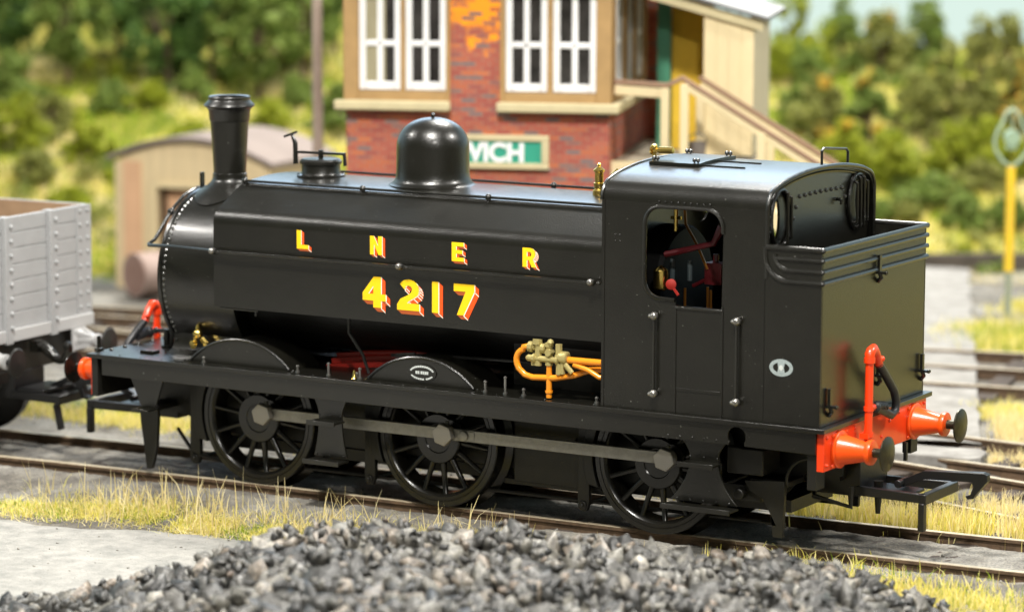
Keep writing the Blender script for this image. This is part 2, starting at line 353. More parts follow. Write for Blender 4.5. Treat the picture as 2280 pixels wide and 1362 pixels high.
def clump_leaves(centres, radii, per, size):
    """leaf sized quads spread in the outer part of every clump"""
    P = []
    for c, r in zip(centres, radii):
        d = RNG.normal(size=(per, 3)); d /= np.linalg.norm(d, axis=1)[:, None]
        P.append(np.array(c)+d*(r*(RNG.random(per)**.35))[:, None])
    P = np.concatenate(P); n = len(P)
    a = RNG.normal(size=(n, 3)); a /= np.linalg.norm(a, axis=1)[:, None]
    b = RNG.normal(size=(n, 3)); b -= a*(a*b).sum(1)[:, None]; b /= np.linalg.norm(b, axis=1)[:, None]
    s = size*(.6+.8*RNG.random(n))[:, None]
    v = np.stack([P-a*s-b*s*.15, P-b*s*.6, P+a*s, P+b*s*.6], 1).reshape(-1, 3)
    return v, np.arange(4*n).reshape(n, 4)
def shrub(name, label, cat, group, u, v, rad, ht, material, leaves=2600, lsize=.045, flowers=0, trunk=False, base=None):
    x, y = uv2w(u, v); z = hill_z(u, v) if base is None else base
    root = thing(name, label, cat, (x, y, z), 0, group)
    lob = [(random.uniform(.55,1.25), random.uniform(0, 2*PI)) for _ in range(5)]; nc = int(26+rad*34); cs, rs = [], []
    for _ in range(nc):
        a = random.random()*2*PI; rr_ = rad*math.sqrt(random.random())*1.0*lob[int(a/(2*PI)*5) % 5][0]; hh = random.random()
        k = math.sqrt(max(.05, 1-(2*hh-1)**2)) if trunk else math.sqrt(max(.15, 1-hh**2))
        z0 = ht*.22 if trunk else .05
        cs.append((x+rr_*k*math.cos(a), y+rr_*k*math.sin(a), z+z0+(ht-z0)*hh*random.uniform(.75,1.12))); rs.append(rad*random.uniform(.08,.30))
    vv, ff = clump_leaves(cs, rs, max(8, leaves//nc), lsize)
    f = raw_mesh('foliage' if not trunk else 'crown', vv, ff, material); attach(f, root)
    if flowers:
        for c_ in random.sample(cs, min(flowers, len(cs))):
            vv, ff = clump_leaves([c_], [.12], 70, .045); g = raw_mesh('flower_cluster', vv, ff, L_FLOW); attach(g, root)
    mb = MB(); top = (x+.05, y, z+ht*.6)
    mb.tube([(x, y, z-.15), (x+.02, y, z+ht*.3), top], [.07*max(.4, rad), .05*max(.4, rad), .02], 7)
    for _ in range(5):
        c = random.choice(cs); mb.tube([(x+.02, y, z+ht*random.uniform(.15,.4)), ((x+c[0])/2, (y+c[1])/2, (z+ht*.4+c[2])/2), c], [.03, .02, .008], 5)
    mb.build('trunk' if trunk else 'stem', BARK, root)
    return root
def at_px(px, v): return (px-1140)*v/7272*1.0
# ---- wood on top of the bank
G1 = 'dark trees along the top of the bank'
for px, v, rad, ht, m_, what in (
    (20, 60.0, 1.05, 2.4, L_DARK, 'dark green tree at the far left end of the wood on the bank'),
    (150, 59.2, .95, 2.3, L_MID, 'mid green tree with bright tips near the left end of the wood'),
    (262, 60.5, .95, 2.6, L_DARK, 'dark tree behind the gap with a bare brown trunk on the bank'),
    (372, 59.0, .90, 2.2, L_DARK, 'dark green tree above the left end of the arched hut roof'),
    (470, 59.6, .95, 2.5, L_DARK, 'deep green tree directly above the locomotive chimney'),
    (575, 59.0, .90, 2.3, L_MID, 'leafy green tree between the chimney and the telegraph pole'),
    (675, 59.6, .95, 2.5, L_MID, 'green tree just behind the telegraph pole'),
    (745, 60.8, .80, 2.6, L_DARK, 'dark tree squeezed between the pole and the brick building')):
    shrub('tree', what, 'tree', G1, at_px(px, v), v, rad, ht, m_, leaves=5200, lsize=.060, trunk=True)
for px, v, rad, ht, what in (
    (-60, 63.5, 1.3, 3.6, 'tall dark tree filling the back row at the extreme left'),
    (90, 64, 1.3, 3.7, 'tall dark tree in the back row second from the left edge'),
    (240, 64.5, 1.3, 3.6, 'tall dark tree in the back row above the left wood'),
    (400, 64, 1.3, 3.7, 'tall dark tree in the back row left of the chimney'),
    (560, 64.2, 1.3, 3.7, 'tall dark tree in the back row right of the chimney'),
    (700, 64, 1.2, 3.6, 'tall dark tree in the back row behind the telegraph pole')):
    shrub('tree', what, 'tree', G1, at_px(px, v), v, rad, ht, L_DARK, leaves=4200, lsize=.085, trunk=True)
# ---- bushes on the slope
G2 = 'bushes on the grassy bank'
for px, v, rad, ht, m_, fl, what in (
    (28, 55.6, .50, .95, L_LIME, 0, 'bright lime green bush at the left edge above the grey wagon'),
    (195, 55.2, .44, .62, L_LIME, 0, 'lime green bush above the gap between wagon and hut'),
    (110, 56.8, .42, .60, L_OLIVE, 0, 'olive bush between the two lime bushes on the bank'),
    (330, 57.2, .40, .50, L_LIME, 0, 'small yellow green bush right of the lime bush, above the hut'),
    (300, 54.6, .34, .40, L_MID, 0, 'low green bush close above the arched hut roof'),
    (600, 57.0, .42, .45, L_LIME, 0, 'yellow green bush right of the locomotive chimney'),
    (660, 57.8, .40, .50, L_MID, 0, 'green bush on the slope just left of the telegraph pole'),
    (520, 55.8, .5, .45, L_LIME, 0, 'yellow green bush on the slope directly left of the chimney top'),
    (250, 57.6, .5, .55, L_MID, 0, 'mid green bush high on the slope above the lime bush'),
    (150, 53.4, .5, .40, L_LIME, 0, 'low yellow green bush above the right end of the wagon'),
    (80, 54.2, .4, .42, L_OLIVE, 0, 'low olive bush above the wagon at the left'),
    (420, 55.6, .45, .42, L_LIME, 0, 'yellow green bush above the middle of the arched hut roof'),
    (748, 56.5, .45, .70, L_MID, 0, 'green bush between the telegraph pole and the brick wall'),
    (30, 58.0, .6, .8, L_MID, 0, 'green bush below the wood at the left edge'),
    (430, 57.8, .45, .45, L_MID, 0, 'green bush left of the chimney under the wood'),
    (1790, 57.4, .62, 1.35, L_MID, 0, 'tall leafy bush right behind the timber porch roof'),
    (1835, 56.6, .60, 1.15, L_OLIVE, 4, 'olive bush dotted with orange flowers beside the porch'),
    (1935, 57.0, .60, 1.10, L_MID, 5, 'green bush with orange flowers in the middle of the right bank'),
    (1880, 55.6, .58, .85, L_LIME, 2, 'bright green bush with one orange bloom above the coal bunker'),
    (1985, 55.6, .60, .80, L_LIME, 0, 'bright green rounded bush on the right bank below the flowers'),
    (2040, 57.2, .56, .95, L_OLIVE, 0, 'olive bush right of the orange flowered bush'),
    (2110, 57.6, .62, 1.35, L_OLIVE, 0, 'dark olive bush left of the tall bush by the skyline'),
    (2180, 57.8, .58, 1.75, L_OLIVE, 0, 'tallest olive bush on the right bank against the sky'),
    (2120, 56.0, .62, .80, L_LIME, 0, 'lime green bush at the foot of the dark olive ones'),
    (2210, 56.0, .62, .85, L_LIME, 0, 'lime green bush just above the yellow post'),
    (2270, 55.4, .50, .70, L_LIME, 0, 'lime green bush cut by the right edge of the view'),
    (2262, 57.6, .40, 1.00, L_OLIVE, 12, 'bush covered with orange flowers at the right edge'),
    (2160, 53.6, .42, .45, L_MID, 0, 'dark green bush low on the bank left of the yellow post'),
    (2020, 53.9, .34, .30, L_OLIVE, 0, 'low olive bush above the far right corner of the bunker'),
    (1760, 60.5, .70, 1.10, L_LIME, 0, 'yellow green crest bush directly right of the grey porch roof'),
    (1870, 61.0, .65, .85, L_MID, 0, 'crest bush behind the orange flowered olive bush'),
    (1960, 61.0, .70, .80, L_OLIVE, 3, 'rounded crest bush with a few orange blooms'),
    (2060, 61.0, .65, .75, L_MID, 0, 'low crest bush under the palest gap of sky'),
    (2240, 60.5, .60, .80, L_OLIVE, 0, 'crest bush behind the tallest olive bush'),
    (1900, 54.3, .50, .45, L_OLIVE, 0, 'low olive bush just above the roof grab rail'),
    (2080, 54.6, .60, .50, L_MID, 0, 'mid green bush on the lower right bank left of the post'),
    (2190, 54.8, .50, .50, L_OLIVE, 0, 'olive bush on the lower right bank beside the yellow post'),
    (1960, 54.0, .40, .30, L_MID, 0, 'small green bush above the far window guard of the cab'),
    (2340, 57.0, .60, 1.3, L_OLIVE, 0, 'dark olive bush just outside the right edge on the bank'),
    (2420, 56.0, .55, .9, L_LIME, 0, 'lime bush furthest right but one on the bank'),
    (2520, 58.0, .70, 1.6, L_MID, 0, 'furthest right tall green bush on the bank'),
    (2250, 53.4, .40, .45, L_MID, 0, 'low green bush behind the yellow post')):
    shrub('bush', what, 'bush', G2, at_px(px, v), v, rad, ht*(1.45 if v > 60 and px > 1700 else 1.12 if px > 1700 and v > 56.5 else 1), m_, leaves=4200, lsize=.042, flowers=fl)

# ------------------------------------------------------------------ grass
def blades(pts, hts, width, lean=.35, seg=2):
    n = len(pts); a = RNG.random(n)*2*PI; ln = lean*(RNG.random(n)**1.2); b = RNG.random(n)*2*PI
    wx, wy = np.cos(b)*width/2, np.sin(b)*width/2
    lv = []
    for i in range(seg+1):
        t = i/seg; h = hts*t*(1-.25*ln*t); off = hts*ln*t**1.6
        w = (1-t*.85)
        base = pts+np.stack([np.cos(a)*off, np.sin(a)*off, h], 1)
        lv.append(base-np.stack([wx*w, wy*w, 0*wx], 1)); lv.append(base+np.stack([wx*w, wy*w, 0*wx], 1))
    v = np.stack(lv, 1); k = 2*(seg+1)
    f = []
    for i in range(seg):
        f.append(np.stack([np.arange(n)*k+2*i, np.arange(n)*k+2*i+1, np.arange(n)*k+2*i+3, np.arange(n)*k+2*i+2], 1))
    return v.reshape(-1, 3), np.concatenate(f)
G_STRAW = leafmat('straw_blades', [(.86,.72,.38),(.93,.82,.50),(.74,.60,.26),(.90,.78,.42)], .7)
G_YG = leafmat('yellow_green_blades', [(.74,.65,.09),(.86,.76,.22),(.92,.81,.42),(.58,.57,.08),(.88,.75,.34)], .7)
G_GREEN = leafmat('green_blades', [(.14,.26,.015),(.26,.38,.02),(.42,.50,.035)], .7)
def grass(name, label, patches, fine=True):
    """patches: (polyline of xy, half width, n, hmin, hmax, width, lean, material index)"""
    VV, FF, MI = [], [], []; o = 0
    for (pl, hw, n, h0, h1, wd, ln, mi) in patches:
        pl = np.array(pl, float); seg = RNG.integers(0, len(pl)-1, n); t = RNG.random(n)
        p = pl[seg]+(pl[seg+1]-pl[seg])*t[:, None]
        off = RNG.normal(size=n)*hw*.5
        cl = np.array([fbm(q[0]*2.4, q[1]*2.4, mi*3.1) for q in p]); keep = cl > (-.22 if mi else -.05)
        p, off = p[keep], off[keep]; n = len(p)
        d = pl[-1]-pl[0]; nrm = np.array([-d[1], d[0]])/np.linalg.norm(d)
        q = p+nrm*off[:, None]+RNG.normal(size=(n, 2))*hw*.15
        z = np.array([gz(a_, b_) for a_, b_ in q])-.01
        v, f = blades(np.column_stack([q, z]), h0+(h1-h0)*RNG.random(n)**1.6, wd, ln)
        VV.append(v); FF.append(f+o); MI.append(np.full(len(f), mi)); o += len(v)
    ob = raw_mesh(name, np.concatenate(VV), np.concatenate(FF), [G_STRAW, G_YG, G_GREEN], mi=np.concatenate(MI))
    return tag(ob, label, 'grass', kind='stuff')
near = [(-9.5,-3.0),(-6.5,-2.55),(-5.2,-2.05),(-4.2,-2.35),(-3.3,-2.15),(-2.4,-1.95),(-1.2,-1.75)]
near_up = [(-7.0,-1.95),(-5.6,-1.75),(-4.4,-1.70),(-3.4,-1.62),(-2.4,-1.55),(-1.0,-1.5)]
grass('grass_verge', 'straw and yellow green grass along the edge of the concrete in front of the wheels', [
    (near, .42, 15000, .04, .13, .015, 2.4, 1), (near, .34, 3600, .04, .12, .014, 1.8, 2), (near, .60, 2400, .05, .20, .012, 3.0, 0),
    (near_up, .34, 420, .16, .46, .017, .7, 0), (near_up, .34, 700, .05, .20, .014, 1.2, 1), (near, .3, 420, .14, .42, .016, .8, 0),
    ([(-2.4,-1.6),(-.5,-1.4),(1.2,-1.35),(2.2,-1.4)], .16, 260, .08, .24, .013, .6, 0), ([(-2.4,-1.65),(-.5,-1.5),(1.2,-1.5),(2.2,-1.5)], .2, 420, .05, .14, .012, .9, 1)])
grass('grass_patch', 'dense pale yellow grass in the right foreground beside the coal', [
    ([(.8,-1.75),(2.0,-1.6),(3.2,-1.6),(4.6,-1.7)], .55, 6500, .07, .20, .018, .9, 1), ([(1.2,-1.9),(2.4,-2.3),(3.8,-2.6),(5.2,-2.6)], 1.0, 11000, .07, .19, .02, 1.0, 1),
    ([(1.0,-1.8),(3.2,-2.0),(4.8,-2.2)], .7, 2200, .08, .24, .015, .7, 0), ([(1.2,-1.6),(3.0,-1.6),(4.6,-1.9)], .7, 1800, .06, .16, .016, .9, 2)])
grass('grass_patch', 'tall yellow grass between the rails behind the rear coupling', [
    ([(.6,1.35),(1.8,1.25),(3.0,1.35),(4.2,1.4)], .40, 4200, .10, .34, .015, .55, 1), ([(.6,1.5),(1.8,1.4),(3.0,1.5),(4.2,1.5)], .35, 2200, .15, .40, .013, .5, 0),
    ([(-1.2,1.6),(.4,1.6),(1.0,1.5)], .4, 2000, .08, .28, .015, .6, 1), ([(1.2,2.75),(2.2,2.6),(3.6,2.5)], .3, 1300, .08, .26, .014, .7, 0),
    ([(1.0,2.8),(2.2,2.7),(3.6,2.6)], .3, 1600, .08, .22, .014, .7, 1)])
grass('grass_patch', 'yellow grass strip beyond the track at the left, seen under the front coupling', [
    ([(-13,1.9),(-9.4,2.1),(-7.5,2.1),(-5.2,2.0),(-3.4,1.9)], .42, 9000, .06, .18, .016, .9, 1), ([(-11,2.5),(-8,2.6),(-5,2.4),(-2,2.2)], .5, 3000, .06, .16, .015, .9, 2),
    ([(-12,2.1),(-8,2.3),(-4,2.2)], .5, 2500, .06, .20, .015, .9, 0)])
grass('grass_patch', 'pale dry grass in the yard between the far tracks on the right', [
    ([(.9,5.0),(1.6,5.1),(3.2,4.9)], .25, 1200, .08, .22, .018, .8, 0), ([(.8,6.4),(.4,7.4),(1.0,8.2),(2.2,7.0)], .6, 5200, .08, .28, .02, .8, 0),
    ([(-.2,8.2),(.2,8.0),(1.6,7.2)], .5, 3000, .06, .22, .02, .9, 1), ([(-2.9,14.2),(-2.0,13.2),(-1.2,13.0),(.4,12.6)], .8, 6500, .08, .26, .025, .9, 1),
    ([(-2.6,13.8),(-1.6,13.0),(0,12.5)], .7, 2600, .08, .28, .025, .8, 2), ([(-3.2,17.2),(-2.0,16.6),(0,16.2)], 1.0, 5000, .06, .2, .03, .9, 1)])
# flat green strip at the foot of the bank and tufts on the slope
def hill_tufts():
    n = 46000; u = RNG.uniform(-12, 11.5, n); v = 50.2+RNG.random(n)**1.1*11.5
    w = np.array([uv2w(a, b) for a, b in zip(u, v)]); z = np.array([hill_z(a, b) for a, b in zip(u, v)])-.02
    cl = np.array([fbm(a*.8, b*.8, 9) for a, b in w]); mi = np.where(cl > .10, 2, np.where(cl > -.15, 1, 0))
    vv, ff = blades(np.column_stack([w, z]), .07+.13*RNG.random(n), .045, 1.1, 1)
    ob = raw_mesh('hill_grass', vv, ff, [G_STRAW, G_YG, G_GREEN], mi=mi); tag(ob, 'yellow and green meadow grass covering the bank', 'grass', kind='stuff')
hill_tufts()
def scrub():
    cs, rs = [], []
    for _ in range(900):
        u = RNG.uniform(-12, 11.5); v = 51.5+RNG.random()*10.5; x, y = uv2w(u, v)
        if fbm(x*.5, y*.5, 21) < -.02: continue
        r = RNG.uniform(.07, .26); cs.append((x, y, hill_z(u, v)+r*.45)); rs.append(r)
    k = len(cs)//3
    VV, FF, MI, o = [], [], [], 0
    for q in range(3):
        vv, ff = clump_leaves(cs[q*k:(q+1)*k], rs[q*k:(q+1)*k], 110, .045); VV.append(vv); FF.append(ff+o); MI.append(np.full(len(ff), q)); o += len(vv)
    ob = raw_mesh('hill_scrub', np.concatenate(VV), np.concatenate(FF), [L_OLIVE, L_LIME, L_MID], mi=np.concatenate(MI)); tag(ob, 'low olive and yellow green scrub spread over the bank', 'scrub', kind='stuff')
scrub()

# ------------------------------------------------------------------ tracks
def rail_mb(pts):
    prof = [(-.055,-.150),(.055,-.150),(.055,-.135),(.012,-.12),(.012,-.045),(.034,-.035),(.034,-.004),(.028,0),(-.028,0),(-.034,-.004),(-.034,-.035),(-.012,-.045),(-.012,-.12),(-.055,-.135)]
    mb = MB(); n = len(prof); vs = []
    for i, p in enumerate(pts):
        a = pts[max(0, i-1)]; b = pts[min(len(pts)-1, i+1)]; d = Vector((b[0]-a[0], b[1]-a[1])).normalized(); nn = (-d.y, d.x)
        for (o_, z) in prof: vs.append((p[0]+nn[0]*o_, p[1]+nn[1]*o_, z))
    mb.v = vs
    for i in range(len(pts)-1):
        for k in range(n):
            k2 = (k+1) % n; mb.f.append((i*n+k, i*n+k2, (i+1)*n+k2, (i+1)*n+k)); mb.m.append(1 if k in (6,7,8) else 0)
    return mb
def track(label, rails, group, x0, x1, pitch=.75, slen=2.5, stop=-.085):
    """rails: list of functions y(x)"""
    root = thing('railway_track', label, 'track', ((x0+x1)/2, rails[0]((x0+x1)/2), -.15), 0, group)
    for r in rails:
        pts = [(x, r(x)) for x in np.linspace(x0, x1, 60)]; rail_mb(pts).build('rail', [RAIL, RAILTOP], root, ang=30)
    k = int((x1-x0)/pitch)
    if k > 60: x0s, k = x1-60*pitch, 60
    else: x0s = x0
    for i in range(k):
        x = x0s+(i+.5)*pitch; ys_ = [r(x) for r in rails]; ya, yb = min(ys_), max(ys_); mid = (ya+yb)/2
        sl = (rails[0](x+.5)-rails[0](x-.5)); ang = math.atan(sl)
        mb = MB(); h = max((yb-ya)/2+.45, 1.0); c = (x, mid, stop-.06)
        mb.obox(c, (.125*math.cos(ang), .125*math.sin(ang), 0), (-h*math.sin(ang), h*math.cos(ang), 0), (0, 0, .06))
        mb.build('sleeper', SLEEPER, root, bevel=.01)
    return root
G3 = 'railway tracks of the yard'
track('straight ash covered track the locomotive stands on', [lambda x: yc(x)-.665, lambda x: yc(x)+.665], G3, -30, 12, stop=-.095)
def lin(a, b): return lambda x: a[1]+(b[1]-a[1])*(x-a[0])/(b[0]-a[0])
track('track next behind the locomotive with yellow grass between its rails', [lin((1.75,2.12),(2.79,1.79)), lin((.42,3.92),(2.09,3.54))], G3, -4.5, 12)
track('overgrown track beside the concrete slab right of the locomotive', [lin((.18,4.38),(1.82,4.23)), lin((.03,5.74),(1.26,5.62))], G3, -14, 12)
track('furthest track of three rails with dark sleepers passing in front of the hut', [lin((-14.27,8.66),(-2.51,11.4)), lin((-13.75,7.99),(-1.99,10.19)), lin((-13.02,7.04),(-1.44,8.92))], G3, -32, 10, slen=3.2)

# timber/concrete slab crossing
mb = MB(); mb.plate([(-1.6,4.55),(.60,4.82),(1.02,4.93),(1.16,4.80),(1.22,4.45),(1.12,4.33),(-1.5,4.02)], [], 'xy', -.14, .03)
o = mb.build('crossing_slab', CONC2, bevel=.015); tag(o, 'pale concrete crossing slab with a rounded end beside the rail right of the buffers', 'slab')

# ================================================================== LOCOMOTIVE
LOCO = thing('steam_locomotive', 'black saddle tank steam locomotive with yellow lettering and orange buffer beams', 'locomotive', (-2.3, 0, 0))
YF, ZF = 1.258, 1.297
# ---- running plate
mb = MB(); mb.box(-6.60, 2.0, -YF, YF, ZF-.045, ZF)
for y in np.linspace(-.95, .95, 9): mb.rivet((-6.50, y, ZF), (0,0,1), .028)
for x in np.linspace(-6.2, 1.7, 30): mb.rivet((x, -1.20, ZF), (0,0,1), .010)
mb.build('running_plate', BLACK, LOCO, bevel=.006)
for sgn in (-1, 1):
    out = [(-6.42,1.075),(.98,1.06)]+arc(1.08,1.13,.095,220,-40,12)[0:0]
    hole = [(1.0,1.055)]+arc(1.08,1.14,.095,210,-30,12)+[(1.16,1.055)]
    poly = [(-6.42,ZF-.045),(-6.42,1.075)]+hole+[(1.90,1.045),(1.90,ZF-.045)]
    mb = MB(); mb.plate(poly, [], 'xz', sgn*1.205-.02, sgn*1.205+.02)
    for x in np.linspace(.35, 1.0, 6): mb.rivet((x, sgn*1.226, 1.09), (0, sgn, 0), .012)
    mb.build('valance', BLACK, LOCO, bevel=.004)
# ---- frames
mb = MB()
for sgn in (-1, 1):
    mb.plate([(-6.45,1.25),(-6.45,.95),(-6.0,.72),(-5.6,.46),(1.2,.42),(1.5,.75),(1.85,.72),(1.85,1.25)], [], 'xz', sgn*.50-.02, sgn*.50+.02)
mb.box(-6.3, -4.0, -.48, .48, .60, 1.24); mb.box(.6, 1.8, -.46, .46, .66, 1.24); mb.box(-4.0, .6, -.42, .42, .42, .98); mb.box(-5.4, 1.3, -.47, .47, .30, .42)
mb.build('frame', CHASSIS, LOCO)
mb = MB(); mb.box(-1.72,-.72,-.60,-.45,.32,1.02); mb.box(-1.72,-.72,.45,.60,.32,1.02); mb.box(-1.85,-.65,-.58,.58,.28,.34)
mb.tube([(-.86,-.60,.92),(-.86,-.63,.92)], .045, 12); mb.tube([(-1.0,-.61,.80),(-1.0,-.63,.80)], .02, 8)
mb.build('ashpan', CHASSIS, LOCO, bevel=.01)
# red motion between frames
mb = MB()
for i, (y, z) in enumerate(((-.56,1.33),(-.46,1.38),(-.36,1.42),(-.12,1.46),(.26,1.48))): mb.bar((-4.0, y, z-.05), (-2.9, y+.16, z+.07), .05, .06)
for (x, y) in ((-3.0,-.42),(-2.75,-.35)): mb.box(x, x+.12, y, y+.3, 1.26, 1.38)
mb.tube([(-3.7,-.38,1.42),(-2.7,-.30,1.50)], .035, 8); mb.tube([(-3.6,-.16,1.52),(-2.6,-.10,1.55)], .035, 8)
mb.build('valve_motion', DKRED, LOCO, bevel=.006)
# ---- buffer beams
mb = MB(); mb.box(1.90, 1.975, -1.20, 1.17, .885, ZF-.047)
for (y, z) in ((-1.14,1.2),(-1.14,.94),(1.11,1.2),(1.11,.94),(.10,1.02),(.10,.93),(.22,.93),(.34,.93),(.28,1.15),(-.52,1.2),(-.52,.97),(.5,1.2),(-.3,.93),(-.14,1.02)): mb.rivet((1.975, y, z), (1,0,0), .020)
mb.build('buffer_beam', RED, LOCO, bevel=.006)
mb = MB(); mb.box(-6.56, -6.48, -1.22, 1.22, .84, ZF-.047, 0); mb.box(-6.575, -6.56, -1.21, 1.21, .85, ZF-.05, 1)
mb.build('buffer_beam', [CHASSIS, RED], LOCO, bevel=.004)
for y0, y1 in ((-1.19,-1.0),(1.0,1.16)): mb = MB(); mb.box(1.80, 1.895, y0, y1, .70, ZF-.05); mb.build('beam_gusset', CHASSIS, LOCO, bevel=.006)
def buffer(x0, sg, y, z=1.055, head_r=.166, mats=(ORANGE, GLOSS)):
    root = MB()
    root.lathe([(.18,0),(.18,.025),(.172,.032),(.150,.036),(.142,.06),(.090,.285),(.090,.295),(.115,.300),(.122,.325),(.116,.35),(.07,.358),(.05,.358)], (x0, y, z), (sg,0,0), 28)
    for k in range(4): a = PI/4+k*PI/2; root.rivet((x0+sg*.002, y+.205*math.cos(a), z+.205*math.sin(a)), (sg,0,0), .022)
    b = root.build('buffer', mats[0], LOCO, ang=30)
    h = MB(); h.lathe([(.045,.34),(.045,.455),(.06,.465),(.145,.478),(head_r,.485),(head_r,.50),(head_r*.8,.512),(head_r*.4,.522),(1e-4,.526)], (x0, y, z), (sg,0,0), 32)
    h.build('buffer_head', mats[1], b, ang=30)
BUFH = mat('buffer_steel', (.065,.060,.042), .33, metal=.85, var=.25, vscale=12, bump=.05)
for y in (-.87, .87):
    buffer(1.975, 1, y, mats=(ORANGE, BUFH)); buffer(-6.575, -1, y, mats=(ORANGE, GLOSS))
# ---- drawhook recess on rear beam
# ---- smokebox
prof = [(.885*math.cos(math.radians(a)), 2.10+.885*math.sin(math.radians(a))) for a in np.linspace(-42, 222, 60)]
prof += [(-.66,1.46),(-.665,1.40),(-.70,1.34),(-.80,ZF+.002),(.80,ZF+.002),(.70,1.34),(.665,1.40),(.66,1.46)]
mb = MB(); mb.sweep(prof, 'yz', -5.88, -4.98, closed=True, caps=True)
for a in np.linspace(-40, 220, 66):
    c, s_ = math.cos(math.radians(a)), math.sin(math.radians(a)); mb.rivet((-5.845, .885*c, 2.10+.885*s_), (0,c,s_), .022, 1)
for z in np.linspace(1.36, 1.50, 3): mb.rivet((-5.845, -.668, z), (0,-1,0), .015)
mb.build('smokebox', [BLACK, RIV], LOCO, ang=30)
mb = MB(); mb.lathe([(.90,0),(.90,.04),(.86,.05),(.66,.05),(.64,.07),(.60,.12),(.35,.17),(1e-4,.19)], (-5.88,0,2.10), (-1,0,0), 48)
sd = mb.build('smokebox_door', BLACK, LOCO, ang=25)
mb = MB(); mb.tube([(-6.05,0,2.10),(-6.22,0,2.10)], .035, 10); mb.tube([(-6.17,-.16,2.06),(-6.17,0,2.10)], .016, 6); mb.tube([(-6.2,-.02,2.1),(-6.2,.06,1.92)], .016, 6); mb.build('door_handle', KNOB, sd)
mb = MB(); mb.box(-6.02,-5.86,-.05,.05,2.985,3.0); mb.box(-5.99,-5.96,-.028,.028,3.0,3.15); mb.box(-5.9,-5.86,-.04,.04,2.94,3.0)
mb.build('lamp_iron', BLACK, LOCO, bevel=.003)
# ---- boiler
mb = MB(); mb.lathe([(.64,0),(.64,4.7)], (-4.98,0,2.02), (1,0,0), 48); mb.box(-1.75,-.40,-.56,.56,1.24,1.95)
mb.build('boiler', CHASSIS, LOCO, ang=30)
# ---- saddle tank
side = [(-1.157,1.91),(-1.157,2.77)]+arc(-.987,2.77,.17,180,117,14)
half = side+[(-.72,3.105)]+[(-.66,3.132),(-.60,3.150),(-.45,3.168),(-.30,3.181),(-.15,3.189),(0,3.192)]
tank = half+[(-y, z) for (y, z) in reversed(half[:-1])]+[(.75,1.91),(.66,1.95),(.3,2.5),(-.3,2.5),(-.66,1.95),(-.75,1.91)]
mb = MB(); mb.sweep(tank, 'yz', -5.0, -.40, closed=True, caps=True)
mb.build('saddle_tank', BLACK, LOCO, ang=40)
mb = MB(); mb.sweep([(-.665,3.13),(-.655,3.15),(-.64,3.135)], 'yz', -4.98, -.41); mb.tube([(-4.95,-1.12,1.895),(-4.47,-1.12,1.895)], .012, 6); mb.tube([(-4.5,-1.12,1.895),(-4.5,-1.12,1.84)],.012,6)
mb.build('tank_bracket', BLACK, LOCO)
# ---- tank filler
mb = MB(); fx, fy, fz = -4.44, 0, 3.19
mb.lathe([(.255,-.02),(.255,.02),(.215,.03),(.205,.05),(.205,.13),(.222,.135),(.222,.165),(.20,.185),(1e-4,.195)], (fx,fy,fz), (0,0,1), 36)
for k in range(10): a = 2*PI*k/10; mb.rivet((fx+.236*math.cos(a), fy+.236*math.sin(a), fz+.02), (0,0,1), .018)
fl = mb.build('tank_filler', BLACK, LOCO, ang=30)
mb = MB(); zb = fz+.245
mb.tube([(fx-.29,-.05,fz+.12),(fx-.285,-.05,zb),(fx+.28,.02,zb),(fx+.29,.02,fz+.12)], .021, 8); mb.tube([(fx,0,zb+.03),(fx,0,fz+.18)], .028, 8)
mb.tube([(fx-.285,-.05,fz+.12),(fx-.29,-.05,fz+.34),(fx-.33,-.05,fz+.42)], [.028,.026,.016], 8); mb.tube([(fx-.42,-.07,fz+.40),(fx-.28,-.03,fz+.455)], .013, 6)
mb.build('clamp_bar', BLACK, fl)
# ---- chimney
def chimney():
    mb = MB(); cx = -5.61; n = 48
    prof = [(0.0,.222,3.13),(0,.222,3.16),(0,.212,3.165),(0,.222,3.35),(0,.240,3.60),(0,.249,3.715),(0,.256,3.72),(0,.262,3.735),(0,.270,3.82),(0,.285,3.85),(0,.325,3.872),(0,.332,3.885),(0,.322,3.90),(0,.288,3.925),(0,.272,3.945),(0,.276,3.97),(0,.266,3.982),(0,.232,3.975),(0,.225,3.93),(0,.222,3.60)]
    rings = []
    for t in np.linspace(1, 0, 14):
        rings.append(('s', .184+.27*t**2.8, t))
    vs = []
    for (_, r, t) in rings:
        for k in range(n):
            a = 2*PI*k/n; x, y = cx+(.184+.13*t**2.6)*math.cos(a), (.184+.29*t**2.4)*math.sin(a)
            zs = 2.10+math.sqrt(max(.01, .885**2-y*y))+.012
            zt = 3.13; f = t**.95 if t > 0 else 0
            vs.append((x, y, zt+(zs-zt)*min(1, f**1.05)))
    for (_, r, z) in prof[1:]:
        for k in range(n): a = 2*PI*k/n; vs.append((cx+.82*r*math.cos(a), .82*r*math.sin(a), z))
    R_ = len(vs)//n
    mb.v = vs; mb.f = [(i*n+k, i*n+(k+1) % n, (i+1)*n+(k+1) % n, (i+1)*n+k) for i in range(R_-1) for k in range(n)]; mb.m = [0]*len(mb.f)
    mb.build('chimney', BLACK, LOCO, ang=32)
chimney()
# ---- dome
dp = [(.535,-.06),(.535,-.005),(.50,.010),(.468,.035),(.450,.08),(.444,.14),(.442,.28),(.441,.38)]+[(.441*math.cos(math.radians(a))**.88, .38+.305*math.sin(math.radians(a))) for a in range(6, 90, 6)]+[(.02,.686),(.02,.70),(.028,.71),(.02,.725),(1e-4,.73)]
dp = [(r*.85, h) for r, h in dp]
mb = MB(); mb.lathe(dp, (-3.055,0,3.19), (0,0,1), 56); mb.build('dome', BLACK, LOCO, ang=40)
